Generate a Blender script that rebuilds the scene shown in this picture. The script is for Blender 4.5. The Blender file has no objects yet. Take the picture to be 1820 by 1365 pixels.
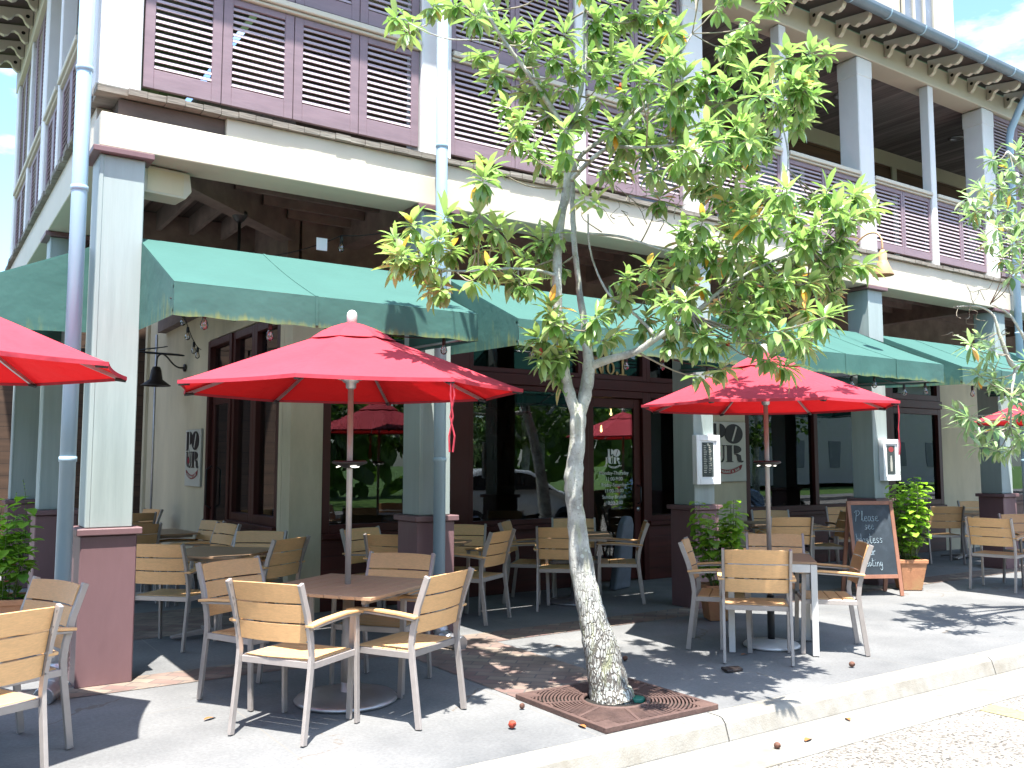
import bpy, bmesh, math, random
from mathutils import Vector, Matrix, Euler, Quaternion
random.seed(7)
PI = math.pi
R = math.radians
scn = bpy.context.scene
col = scn.collection

# ------------------------------------------------------------------ camera
FPX, PW, PH = 1589.0, 1820.0, 1365.0
EYE = Vector((0, 0, 1.55))
AZ = R(34.0)                                  # heading, clockwise from +Y
PITCH = math.atan(138.5 / FPX)
FWD = Vector((math.sin(AZ) * math.cos(PITCH), math.cos(AZ) * math.cos(PITCH), math.sin(PITCH)))
RGT = Vector((math.cos(AZ), -math.sin(AZ), 0))
UPV = RGT.cross(FWD)
cam = bpy.data.cameras.new('camera')
cam.lens = FPX / PW * 36; cam.sensor_width = 36; cam.clip_end = 2000; cam.clip_start = 0.05
cam_o = bpy.data.objects.new('camera', cam); col.objects.link(cam_o)
cam_o.matrix_world = Matrix.Translation(EYE) @ Matrix((RGT, UPV, -FWD)).transposed().to_4x4()
scn.camera = cam_o

def cp(u, v, k):
    """a place in the world written as the reading of a survey from the eye point: bearing u, height v, distance k"""
    return EYE + (FWD * FPX + RGT * (u - PW / 2) - UPV * (v - PH / 2)) * (k / FPX)

# ------------------------------------------------------------------ light
SUN_EL, SUN_AZ = R(70.5), R(180 + 28)          # sun stands to the front left of the facade
scn.view_settings.view_transform = 'Standard'
scn.view_settings.look = 'None'
scn.view_settings.exposure = 1.55
scn.view_settings.gamma = 1
w = bpy.data.worlds.new('World'); scn.world = w; w.use_nodes = True
nt = w.node_tree; N = nt.nodes; L = nt.links
for n in list(N): N.remove(n)
out = N.new('ShaderNodeOutputWorld'); bg = N.new('ShaderNodeBackground'); sky = N.new('ShaderNodeTexSky')
sky.sky_type = 'NISHITA'; sky.sun_disc = False; sky.sun_elevation = SUN_EL; sky.sun_rotation = SUN_AZ
sky.air_density = 1.0; sky.dust_density = 1.2
tc = N.new('ShaderNodeTexCoord'); mp = N.new('ShaderNodeMapping'); mp.inputs['Scale'].default_value = (1.6, 1.6, 4.2)
nz = N.new('ShaderNodeTexNoise'); nz.inputs['Scale'].default_value = 2.3; nz.inputs['Detail'].default_value = 8; nz.inputs['Roughness'].default_value = .55
cr = N.new('ShaderNodeValToRGB'); cr.color_ramp.elements[0].position = .50; cr.color_ramp.elements[1].position = .66
mx = N.new('ShaderNodeMix'); mx.data_type = 'RGBA'
mx.inputs[7].default_value = (7.2, 7.4, 7.8, 1)
L.new(tc.outputs['Generated'], mp.inputs['Vector']); L.new(mp.outputs[0], nz.inputs['Vector']); L.new(nz.outputs[0], cr.inputs[0])
hs = N.new('ShaderNodeMix'); hs.data_type = 'RGBA'; hs.blend_type = 'MULTIPLY'; hs.inputs[0].default_value = 1; hs.inputs[7].default_value = (.86, 1.02, 1.12, 1); L.new(sky.outputs[0], hs.inputs[6])
L.new(cr.outputs[0], mx.inputs[0]); L.new(hs.outputs[2], mx.inputs[6]); L.new(mx.outputs[2], bg.inputs[0]); bg.inputs[1].default_value = .148
L.new(bg.outputs[0], out.inputs[0])
sl = bpy.data.lights.new('sun', 'SUN'); sl.energy = 5.0; sl.angle = R(.53); sl.color = (1, .965, .9)
so = bpy.data.objects.new('sun', sl); col.objects.link(so)
sd = Vector((math.sin(SUN_AZ) * math.cos(SUN_EL), math.cos(SUN_AZ) * math.cos(SUN_EL), math.sin(SUN_EL)))
so.rotation_euler = sd.to_track_quat('Z', 'Y').to_euler(); so.location = (0, 0, 20)
scn.cycles.max_bounces = 8; scn.cycles.transparent_max_bounces = 12; scn.cycles.diffuse_bounces = 1
scn.cycles.caustics_reflective = False; scn.cycles.caustics_refractive = False

# ------------------------------------------------------------------ materials
MATS = {}
def newmat(name):
    m = bpy.data.materials.new(name); m.use_nodes = True
    MATS[name] = m
    return m, m.node_tree.nodes, m.node_tree.links, m.node_tree.nodes['Principled BSDF']

def mat(name, c, rough=.7, var=.15, scale=6, bump=.0, bscale=60, metal=0, stretch=(1, 1, 1), stain=None, stain_amt=0, stain_scale=1.5, spec=.5, coord='Object', rvar=.1, emis=None):
    m, N, L, P = newmat(name)
    t = N.new('ShaderNodeTexCoord'); mp = N.new('ShaderNodeMapping'); mp.inputs['Scale'].default_value = stretch
    if coord == 'World':
        g = N.new('ShaderNodeNewGeometry'); L.new(g.outputs['Position'], mp.inputs[0])
    else: L.new(t.outputs[coord], mp.inputs[0])
    n = N.new('ShaderNodeTexNoise'); n.inputs['Scale'].default_value = scale; n.inputs['Detail'].default_value = 6; n.inputs['Roughness'].default_value = .6
    L.new(mp.outputs[0], n.inputs['Vector'])
    r = N.new('ShaderNodeMapRange'); r.inputs[1].default_value = .3; r.inputs[2].default_value = .7
    r.inputs[3].default_value = 1 - var; r.inputs[4].default_value = 1 + var
    L.new(n.outputs[0], r.inputs[0])
    mu = N.new('ShaderNodeMix'); mu.data_type = 'RGBA'; mu.blend_type = 'MULTIPLY'; mu.inputs[0].default_value = 1
    mu.inputs[6].default_value = (*c, 1); L.new(r.outputs[0], mu.inputs[7])
    last = mu.outputs[2]
    if stain:
        n2 = N.new('ShaderNodeTexNoise'); n2.inputs['Scale'].default_value = stain_scale; n2.inputs['Detail'].default_value = 9; n2.inputs['Roughness'].default_value = .65
        L.new(mp.outputs[0], n2.inputs['Vector'])
        r2 = N.new('ShaderNodeMapRange'); r2.inputs[1].default_value = .5; r2.inputs[2].default_value = .72; r2.inputs[4].default_value = stain_amt
        L.new(n2.outputs[0], r2.inputs[0])
        m2 = N.new('ShaderNodeMix'); m2.data_type = 'RGBA'; m2.inputs[7].default_value = (*stain, 1)
        L.new(r2.outputs[0], m2.inputs[0]); L.new(last, m2.inputs[6]); last = m2.outputs[2]
    if name in ('slat', 'tabletop', 'alu'):
        oi = N.new('ShaderNodeObjectInfo'); ro = N.new('ShaderNodeMapRange'); ro.inputs[3].default_value = .84; ro.inputs[4].default_value = 1.12; L.new(oi.outputs['Random'], ro.inputs[0])
        mo = N.new('ShaderNodeMix'); mo.data_type = 'RGBA'; mo.blend_type = 'MULTIPLY'; mo.inputs[0].default_value = 1; L.new(last, mo.inputs[6]); L.new(ro.outputs[0], mo.inputs[7]); last = mo.outputs[2]
    L.new(last, P.inputs['Base Color'])
    rr = N.new('ShaderNodeMapRange'); rr.inputs[3].default_value = max(0, rough - rvar); rr.inputs[4].default_value = min(1, rough + rvar)
    L.new(n.outputs[0], rr.inputs[0]); L.new(rr.outputs[0], P.inputs['Roughness'])
    P.inputs['Metallic'].default_value = metal; P.inputs['Specular IOR Level'].default_value = spec
    if bump:
        nb = N.new('ShaderNodeTexNoise'); nb.inputs['Scale'].default_value = bscale; nb.inputs['Detail'].default_value = 5
        L.new(mp.outputs[0], nb.inputs['Vector'])
        b = N.new('ShaderNodeBump'); b.inputs['Strength'].default_value = bump; b.inputs['Distance'].default_value = .01
        L.new(nb.outputs[0], b.inputs['Height']); L.new(b.outputs[0], P.inputs['Normal'])
    if emis:
        P.inputs['Emission Color'].default_value = (*emis[0], 1); P.inputs['Emission Strength'].default_value = emis[1]
    return m

mat('cream', (.56, .51, .41), .6, .05, 3, .08, 30, stain=(.38, .34, .27), stain_amt=.35, coord='World')
mat('cream_wall', (.58, .50, .35), .8, .10, 2.2, .15, 40, stain=(.30, .26, .17), stain_amt=.5, stain_scale=1.2, stretch=(1, 1, .35), coord='World')
mat('white_paint', (.74, .72, .70), .55, .04, 4, .05, 30, coord='World')
mat('shaft_paint', (.33, .385, .375), .55, .07, 9, .12, 40, stretch=(1.5, 1.5, .12), stain=(.21, .26, .25), stain_amt=.65, stain_scale=2.2, coord='World')
mat('plinth_paint', (.175, .098, .104), .5, .08, 5, .25, 18, stretch=(1, 1, .3), stain=(.25, .15, .16), stain_amt=.25, stain_scale=3, coord='World')
mat('shutter_paint', (.225, .155, .175), .5, .12, 8, .1, 40, stretch=(.4, .4, 2), coord='World')
mat('louver_sunlit_paint', (.42, .335, .365), .5, .08, 8, .1, 40, stretch=(.4, .4, 2), coord='World')  # slats paler than the frame: sun caught on their tilt put into colour
mat('old_wood', (.20, .175, .145), .85, .35, 14, .5, 30, stretch=(.25, 1, 3), stain=(.42, .4, .34), stain_amt=.6, stain_scale=5, coord='World')
mat('dark_wood', (.105, .072, .06), .85, .35, 5, .3, 20, stretch=(.4, .4, 1), stain=(.17, .13, .12), stain_amt=.35, stain_scale=3, coord='World')
mat('beam_wood', (.17, .125, .105), .8, .3, 4, .25, 20, stain=(.22, .18, .16), stain_amt=.5, stain_scale=2, coord='World')
mat('maroon', (.05, .008, .006), .45, .12, 6, .1, 30, stretch=(1, 1, .4), coord='World', spec=.35)
mat('clapboard', (.11, .055, .028), .7, .15, 5, .1, 30, stretch=(.3, .3, 2), coord='World')
mat('gutter_metal', (.16, .20, .23), .45, .12, 5, metal=.3, coord='World')
mat('pipe_paint', (.34, .48, .58), .35, .05, 5, .05, 20, stretch=(1, 1, .3), coord='World')
mat('galv', (.45, .45, .47), .4, .12, 12, metal=.8)
mat('alu', (.42, .375, .35), .42, .06, 20, metal=.35)
mat('alu_white', (.66, .64, .62), .4, .05, 20, metal=.2)
mat('slat', (.76, .44, .20), .5, .10, 30, .08, 60, stretch=(1, 6, 6), stain=(.5, .29, .14), stain_amt=.3, stain_scale=8)
mat('tabletop', (.40, .25, .15), .45, .12, 25, .08, 60, stretch=(6, 1, 6))
mat('black_metal', (.018, .018, .02), .45, .1, 10)
mat('black_paint', (.012, .011, .011), .6, .1, 10)
mat('terracotta', (.48, .22, .11), .8, .15, 8, .3, 50, stain=(.36, .30, .12), stain_amt=.6, stain_scale=4)
mat('soil', (.03, .02, .013), .95, .3, 30, .8, 60)
mat('iron', (.095, .055, .046), .75, .25, 16, .4, 60, stain=(.17, .10, .075), stain_amt=.4, stain_scale=5, coord='World')
mat('pit', (.012, .01, .008), .95, .2, 10)
def bark_mat():
    m, N, L, P = newmat('bark'); g = N.new('ShaderNodeNewGeometry'); sp = N.new('ShaderNodeSeparateXYZ'); L.new(g.outputs['Position'], sp.inputs[0])
    n0 = N.new('ShaderNodeTexNoise'); n0.inputs['Scale'].default_value = 6; n0.inputs['Detail'].default_value = 6; L.new(g.outputs['Position'], n0.inputs[0])
    c0 = N.new('ShaderNodeValToRGB'); e = c0.color_ramp.elements; e[0].position = .38; e[0].color = (.33, .325, .30, 1); e[1].position = .58; e[1].color = (.62, .62, .57, 1); L.new(n0.outputs[0], c0.inputs[0])
    # fissures, strong near the root and fading upward
    mp = N.new('ShaderNodeMapping'); mp.inputs['Scale'].default_value = (58, 58, 15)
    nd = N.new('ShaderNodeVectorMath'); nd.operation = 'MULTIPLY_ADD'; nd.inputs[1].default_value = (.06, .06, .06); L.new(n0.outputs['Color'], nd.inputs[0]); L.new(g.outputs['Position'], nd.inputs[2]); L.new(nd.outputs[0], mp.inputs[0])
    vo = N.new('ShaderNodeTexVoronoi'); vo.feature = 'DISTANCE_TO_EDGE'; vo.inputs['Scale'].default_value = 1; L.new(mp.outputs[0], vo.inputs['Vector'])
    hz = N.new('ShaderNodeMapRange'); hz.inputs[1].default_value = .1; hz.inputs[2].default_value = 1.0; hz.inputs[3].default_value = .17; hz.inputs[4].default_value = -.02; L.new(sp.outputs[2], hz.inputs[0])
    lt = N.new('ShaderNodeMath'); lt.operation = 'SUBTRACT'; L.new(hz.outputs[0], lt.inputs[0]); L.new(vo.outputs[0], lt.inputs[1])
    sm = N.new('ShaderNodeMapRange'); sm.inputs[1].default_value = -.04; sm.inputs[2].default_value = .08; L.new(lt.outputs[0], sm.inputs[0])
    m1 = N.new('ShaderNodeMix'); m1.data_type = 'RGBA'; m1.inputs[7].default_value = (.13, .115, .10, 1); L.new(sm.outputs[0], m1.inputs[0]); L.new(c0.outputs[0], m1.inputs[6])
    # round pale lichen spots
    v2 = N.new('ShaderNodeTexVoronoi'); v2.inputs['Scale'].default_value = 34; L.new(g.outputs['Position'], v2.inputs['Vector'])
    sc = N.new('ShaderNodeSeparateColor'); L.new(v2.outputs['Color'], sc.inputs[0])
    rad = N.new('ShaderNodeMapRange'); rad.inputs[1].default_value = .35; rad.inputs[2].default_value = 1; rad.inputs[3].default_value = .0; rad.inputs[4].default_value = .55; L.new(sc.outputs[0], rad.inputs[0])
    ls = N.new('ShaderNodeMath'); ls.operation = 'LESS_THAN'; L.new(v2.outputs['Distance'], ls.inputs[0]); L.new(rad.outputs[0], ls.inputs[1])
    m2 = N.new('ShaderNodeMix'); m2.data_type = 'RGBA'; m2.inputs[7].default_value = (.52, .54, .50, 1); L.new(ls.outputs[0], m2.inputs[0]); L.new(m1.outputs[2], m2.inputs[6])
    # mossy yellow green blush and dark specks
    n3 = N.new('ShaderNodeTexNoise'); n3.inputs['Scale'].default_value = 4.3; n3.inputs['Detail'].default_value = 7; L.new(mp.outputs[0], n3.inputs[0]); n3.inputs['Scale'].default_value = .35
    r3 = N.new('ShaderNodeMapRange'); r3.inputs[1].default_value = .52; r3.inputs[2].default_value = .7; r3.inputs[4].default_value = .6; L.new(n3.outputs[0], r3.inputs[0])
    m3 = N.new('ShaderNodeMix'); m3.data_type = 'RGBA'; m3.inputs[7].default_value = (.40, .42, .24, 1); L.new(r3.outputs[0], m3.inputs[0]); L.new(m2.outputs[2], m3.inputs[6])
    n4 = N.new('ShaderNodeTexNoise'); n4.inputs['Scale'].default_value = 55; n4.inputs['Detail'].default_value = 5; n4.inputs['Roughness'].default_value = .8; L.new(g.outputs['Position'], n4.inputs[0])
    r4 = N.new('ShaderNodeMapRange'); r4.inputs[1].default_value = .55; r4.inputs[2].default_value = .7; r4.inputs[4].default_value = .75; L.new(n4.outputs[0], r4.inputs[0])
    m4 = N.new('ShaderNodeMix'); m4.data_type = 'RGBA'; m4.inputs[7].default_value = (.12, .11, .09, 1); L.new(r4.outputs[0], m4.inputs[0]); L.new(m3.outputs[2], m4.inputs[6])
    L.new(m4.outputs[2], P.inputs['Base Color']); P.inputs['Roughness'].default_value = .92
    ad = N.new('ShaderNodeMath'); ad.operation = 'SUBTRACT'; L.new(n4.outputs[0], ad.inputs[0]); L.new(sm.outputs[0], ad.inputs[1])
    b = N.new('ShaderNodeBump'); b.inputs['Distance'].default_value = .012; b.inputs['Strength'].default_value = .9; L.new(ad.outputs[0], b.inputs['Height']); L.new(b.outputs[0], P.inputs['Normal'])
bark_mat()
mat('twig', (.30, .26, .20), .85, .2, 20, .3, 60)
mat('wound', (.24, .12, .06), .9, .55, 22, .5, 40, stretch=(1, 1, .3))
mat('sign_board', (.55, .53, .46), .5, .05, 5)
mat('sign_black', (.012, .009, .01), .5, .05, 5)
mat('sign_red', (.28, .03, .03), .5, .08, 5)
mat('wine_red', (.4, .04, .06), .4, .05, 5)
mat('gold', (.42, .27, .09), .4, .15, 20, metal=.3)
mat('decal_white', (.75, .75, .75), .6, .03, 5)
mat('menu_white', (.85, .86, .88), .4, .03, 5)
mat('menu_dark', (.05, .06, .06), .25, .5, 35, stretch=(1, 1, 2.5))
mat('menu_ink', (.42, .41, .36), .5, .2, 20)
mat('chalkboard', (.022, .032, .042), .6, .35, 4, stain=(.11, .14, .17), stain_amt=.4, stain_scale=3)
mat('chalk', (.55, .68, .75), .9, .15, 60)
mat('easel_wood', (.27, .12, .075), .55, .18, 10, .1, 40, stretch=(1, 1, .3))
mat('tan_metal', (.55, .33, .18), .5, .1, 8)
mat('cloth_grey', (.16, .18, .22), .8, .15, 8)
mat('lamp_dark', (.03, .022, .02), .45, .1, 8)
mat('red_cone', (.45, .06, .03), .7, .3, 60, .4, 90)
mat('brown_leaf', (.38, .14, .04), .7, .25, 25)
mat('cone_brown', (.16, .075, .05), .85, .3, 50, .6, 90)
mat('valve_green', (.012, .13, .09), .5, .1, 20)
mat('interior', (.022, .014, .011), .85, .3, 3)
mat('bottle_dark', (.03, .035, .02), .2, .5, 4)
mat('bottle_amber', (.12, .05, .015), .2, .5, 4)
mat('bulb_glow', (.9, .6, .3), .4, .05, 4, emis=((1, .62, .28), 9))
mat('heater_glow', (.9, .88, .8), .4, .05, 4, emis=((1, .95, .85), .7))
mat('car_white', (.62, .66, .67), .25, .02, 3, spec=.6)
mat('car_blue', (.12, .22, .36), .25, .02, 3, spec=.6)
mat('car_glass', (.01, .012, .014), .08, .1, 3, spec=.8)
mat('tyre', (.015, .015, .015), .8, .1, 30)
mat('tail_red', (.4, .02, .02), .3, .1, 10)
mat('stucco', (.55, .54, .52), .8, .06, 3, coord='World')
mat('roof_metal', (.20, .19, .18), .5, .12, 3, metal=.2, coord='World')
mat('window_blue', (.19, .21, .24), .25, .15, 2, coord='World')
mat('soffit', (.075, .052, .042), .85, .2, 3, .1, 20, coord='World')
mat('yellow_line', (.30, .26, .13), .8, .25, 30, coord='World')
mat('curb_paint', (.27, .255, .225), .85, .12, 12, .3, 90, stain=(.15, .125, .085), stain_amt=.7, stain_scale=2.5, coord='World')
mat('flower_pink', (.7, .12, .12), .7, .2, 30)
mat('stem_green', (.12, .16, .05), .8, .2, 20)
mat('cord', (.01, .01, .01), .6, .1, 10)

def boards_mat(name, c, axis, pitch, var=.3, gap=.06, rough=.75, dark=.3):
    """boards laid along an axis, each of its own tone, with thin gaps"""
    m, N, L, P = newmat(name)
    g = N.new('ShaderNodeNewGeometry'); sp = N.new('ShaderNodeSeparateXYZ'); L.new(g.outputs['Position'], sp.inputs[0])
    mm = N.new('ShaderNodeMath'); mm.operation = 'DIVIDE'; mm.inputs[1].default_value = pitch; L.new(sp.outputs[axis], mm.inputs[0])
    fl = N.new('ShaderNodeMath'); fl.operation = 'FLOOR'; L.new(mm.outputs[0], fl.inputs[0])
    fr = N.new('ShaderNodeMath'); fr.operation = 'FRACT'; L.new(mm.outputs[0], fr.inputs[0])
    wn = N.new('ShaderNodeTexWhiteNoise'); wn.noise_dimensions = '1D'; L.new(fl.outputs[0], wn.inputs['W'])
    gt = N.new('ShaderNodeMath'); gt.operation = 'GREATER_THAN'; gt.inputs[1].default_value = gap; L.new(fr.outputs[0], gt.inputs[0])
    r = N.new('ShaderNodeMapRange'); r.inputs[3].default_value = 1 - var; r.inputs[4].default_value = 1 + var; L.new(wn.outputs[0], r.inputs[0])
    mp = N.new('ShaderNodeMapping'); s = [6, 6, 6]; s[(axis + 1) % 3] = .6 if axis != 2 else .6
    if axis == 2: s = [.6, .6, 8]
    mp.inputs['Scale'].default_value = s; L.new(g.outputs['Position'], mp.inputs[0])
    n = N.new('ShaderNodeTexNoise'); n.inputs['Scale'].default_value = 2; n.inputs['Detail'].default_value = 6; L.new(mp.outputs[0], n.inputs[0])
    r3 = N.new('ShaderNodeMapRange'); r3.inputs[1].default_value = .3; r3.inputs[2].default_value = .7; r3.inputs[3].default_value = .7; r3.inputs[4].default_value = 1.25; L.new(n.outputs[0], r3.inputs[0])
    m1 = N.new('ShaderNodeMath'); m1.operation = 'MULTIPLY'; L.new(r.outputs[0], m1.inputs[0]); L.new(r3.outputs[0], m1.inputs[1])
    r2 = N.new('ShaderNodeMapRange'); r2.inputs[3].default_value = dark; r2.inputs[4].default_value = 1; L.new(gt.outputs[0], r2.inputs[0])
    m2 = N.new('ShaderNodeMath'); m2.operation = 'MULTIPLY'; L.new(m1.outputs[0], m2.inputs[0]); L.new(r2.outputs[0], m2.inputs[1])
    mu = N.new('ShaderNodeMix'); mu.data_type = 'RGBA'; mu.blend_type = 'MULTIPLY'; mu.inputs[0].default_value = 1
    mu.inputs[6].default_value = (*c, 1); L.new(m2.outputs[0], mu.inputs[7]); L.new(mu.outputs[2], P.inputs['Base Color'])
    P.inputs['Roughness'].default_value = rough
    b = N.new('ShaderNodeBump'); b.inputs['Distance'].default_value = .01; b.inputs['Strength'].default_value = .5
    L.new(gt.outputs[0], b.inputs['Height']); L.new(b.outputs[0], P.inputs['Normal'])
    return m
boards_mat('ceiling_boards', (.15, .135, .13), 0, .14, .35)
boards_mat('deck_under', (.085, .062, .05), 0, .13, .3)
boards_mat('deck_plank_ends', (.30, .265, .21), 0, .135, .35, .05, .85, .35)
boards_mat('clap_boards', (.12, .058, .03), 2, .17, .08, .07)
boards_mat('wood_siding', (.07, .038, .022), 2, .19, .12, .05)
boards_mat('maroon_panel', (.068, .012, .009), 2, .14, .08, .04, .5, .5)

def fabric(name, c, ct, weave=400, var=.09, bumpy=.4, algae=False, back=None):
    m, N, L, P = newmat(name)
    outm = N['Material Output']
    g = N.new('ShaderNodeNewGeometry')
    n = N.new('ShaderNodeTexNoise'); n.inputs['Scale'].default_value = 2.2; n.inputs['Detail'].default_value = 5; L.new(g.outputs['Position'], n.inputs[0])
    r = N.new('ShaderNodeMapRange'); r.inputs[1].default_value = .3; r.inputs[2].default_value = .7; r.inputs[3].default_value = 1 - var; r.inputs[4].default_value = 1 + var
    L.new(n.outputs[0], r.inputs[0])
    mu = N.new('ShaderNodeMix'); mu.data_type = 'RGBA'; mu.blend_type = 'MULTIPLY'; mu.inputs[0].default_value = 1; mu.inputs[6].default_value = (*c, 1); L.new(r.outputs[0], mu.inputs[7])
    last = mu.outputs[2]
    if algae:                                   # yellow green growth in drips along the lower hem
        at = N.new('ShaderNodeAttribute'); at.attribute_name = 'hem'
        mp = N.new('ShaderNodeMapping'); mp.inputs['Scale'].default_value = (9, 9, .7); L.new(g.outputs['Position'], mp.inputs[0])
        n2 = N.new('ShaderNodeTexNoise'); n2.inputs['Scale'].default_value = 3; n2.inputs['Detail'].default_value = 8; n2.inputs['Roughness'].default_value = .7; L.new(mp.outputs[0], n2.inputs[0])
        ad = N.new('ShaderNodeMath'); ad.operation = 'ADD'; L.new(at.outputs['Fac'], ad.inputs[0]); L.new(n2.outputs[0], ad.inputs[1])
        r2 = N.new('ShaderNodeMapRange'); r2.inputs[1].default_value = 1.15; r2.inputs[2].default_value = 1.5; r2.inputs[4].default_value = .75; L.new(ad.outputs[0], r2.inputs[0])
        m2 = N.new('ShaderNodeMix'); m2.data_type = 'RGBA'; m2.inputs[7].default_value = (.22, .26, .06, 1)
        L.new(r2.outputs[0], m2.inputs[0]); L.new(last, m2.inputs[6]); last = m2.outputs[2]
    if back:                                    # outer and inner sides toned apart to imitate sun and shade
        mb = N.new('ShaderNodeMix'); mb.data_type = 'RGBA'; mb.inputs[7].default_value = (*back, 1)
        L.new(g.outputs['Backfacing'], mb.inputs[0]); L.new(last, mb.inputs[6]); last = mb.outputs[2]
    L.new(last, P.inputs['Base Color']); P.inputs['Roughness'].default_value = .8; P.inputs['Specular IOR Level'].default_value = .25
    nb = N.new('ShaderNodeTexNoise'); nb.inputs['Scale'].default_value = 4.5; nb.inputs['Detail'].default_value = 3; L.new(g.outputs['Position'], nb.inputs[0])
    b = N.new('ShaderNodeBump'); b.inputs['Distance'].default_value = .06; b.inputs['Strength'].default_value = bumpy; L.new(nb.outputs[0], b.inputs['Height']); L.new(b.outputs[0], P.inputs['Normal'])
    tr = N.new('ShaderNodeBsdfTranslucent'); tr.inputs[0].default_value = (*ct, 1)
    ad = N.new('ShaderNodeAddShader'); L.new(P.outputs[0], ad.inputs[0]); L.new(tr.outputs[0], ad.inputs[1]); L.new(ad.outputs[0], outm.inputs[0])
    return m
fabric('red_fabric', (.46, .044, .066), (.06, .001, .0015), back=(.80, .014, .017))  # outer side paled as if sunlit, inside given the deep shaded red
fabric('green_fabric', (.050, .130, .113), (.016, .056, .048), var=.05, bumpy=.2, algae=True, back=(.03, .06, .05))  # shade under the awnings put into the dark inside colour

def leafmat(name, c1, c2, ct, rough=.38, under=None):
    m, N, L, P = newmat(name); outm = N['Material Output']
    a = N.new('ShaderNodeAttribute'); a.attribute_name = 'tint'
    mx = N.new('ShaderNodeMix'); mx.data_type = 'RGBA'; mx.inputs[6].default_value = (*c1, 1); mx.inputs[7].default_value = (*c2, 1)
    cr = N.new('ShaderNodeMapRange'); L.new(a.outputs['Fac'], cr.inputs[0]); cr.inputs[2].default_value = .9
    L.new(cr.outputs[0], mx.inputs[0])
    gt = N.new('ShaderNodeMath'); gt.operation = 'GREATER_THAN'; gt.inputs[1].default_value = .975; L.new(a.outputs['Fac'], gt.inputs[0])
    m2 = N.new('ShaderNodeMix'); m2.data_type = 'RGBA'; m2.inputs[7].default_value = (.50, .22, .03, 1); L.new(gt.outputs[0], m2.inputs[0]); L.new(mx.outputs[2], m2.inputs[6])
    if under:
        g = N.new('ShaderNodeNewGeometry'); mb = N.new('ShaderNodeMix'); mb.data_type = 'RGBA'; mb.inputs[7].default_value = (*under, 1)
        L.new(g.outputs['Backfacing'], mb.inputs[0]); L.new(m2.outputs[2], mb.inputs[6]); L.new(mb.outputs[2], P.inputs['Base Color'])
    else: L.new(m2.outputs[2], P.inputs['Base Color'])
    P.inputs['Roughness'].default_value = rough
    tr = N.new('ShaderNodeBsdfTranslucent')
    m3 = N.new('ShaderNodeMix'); m3.data_type = 'RGBA'; m3.blend_type = 'MULTIPLY'; m3.inputs[0].default_value = 1; m3.inputs[7].default_value = (*ct, 1); L.new(m2.outputs[2], m3.inputs[6])
    L.new(m3.outputs[2], tr.inputs[0])
    ad = N.new('ShaderNodeAddShader'); L.new(P.outputs[0], ad.inputs[0]); L.new(tr.outputs[0], ad.inputs[1]); L.new(ad.outputs[0], outm.inputs[0])
    return m
leafmat('magnolia_leaf', (.075, .15, .035), (.27, .34, .13), (.78, .95, .6), .26, under=(.30, .32, .17))
leafmat('oleander_leaf', (.08, .15, .06), (.36, .42, .25), (.8, .95, .6), .3, under=(.22, .25, .14))
leafmat('herb_leaf', (.07, .16, .02), (.22, .33, .03), (.8, 1.0, .5), .5)
leafmat('far_leaf', (.035, .065, .018), (.09, .14, .03), (.8, 1, .5), .6)

def glass(name, tint, refl=1.0):
    m, N, L, P = newmat(name); outm = N['Material Output']; N.remove(P)
    t = N.new('ShaderNodeBsdfTransparent'); t.inputs[0].default_value = (*tint, 1)
    g = N.new('ShaderNodeBsdfGlossy'); g.inputs['Roughness'].default_value = .0; g.inputs[0].default_value = (.92, .96, 1, 1)
    f = N.new('ShaderNodeFresnel'); f.inputs[0].default_value = 1.5
    geo = N.new('ShaderNodeNewGeometry')
    n = N.new('ShaderNodeTexNoise'); n.inputs['Scale'].default_value = .9; n.inputs['Detail'].default_value = 1; L.new(geo.outputs['Position'], n.inputs[0])
    b = N.new('ShaderNodeBump'); b.inputs['Distance'].default_value = .004; b.inputs['Strength'].default_value = .5; L.new(n.outputs[0], b.inputs['Height']); L.new(b.outputs[0], g.inputs['Normal'])
    mu = N.new('ShaderNodeMath'); mu.operation = 'MULTIPLY'; mu.inputs[1].default_value = 1.6 * refl; mu.use_clamp = True; L.new(f.outputs[0], mu.inputs[0])
    mx = N.new('ShaderNodeMixShader'); L.new(mu.outputs[0], mx.inputs[0]); L.new(t.outputs[0], mx.inputs[1]); L.new(g.outputs[0], mx.inputs[2]); L.new(mx.outputs[0], outm.inputs[0])
glass('shop_glass', (.45, .45, .43), 1.0)
glass('bulb_glass', (.85, .82, .78), 1.3)

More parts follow.
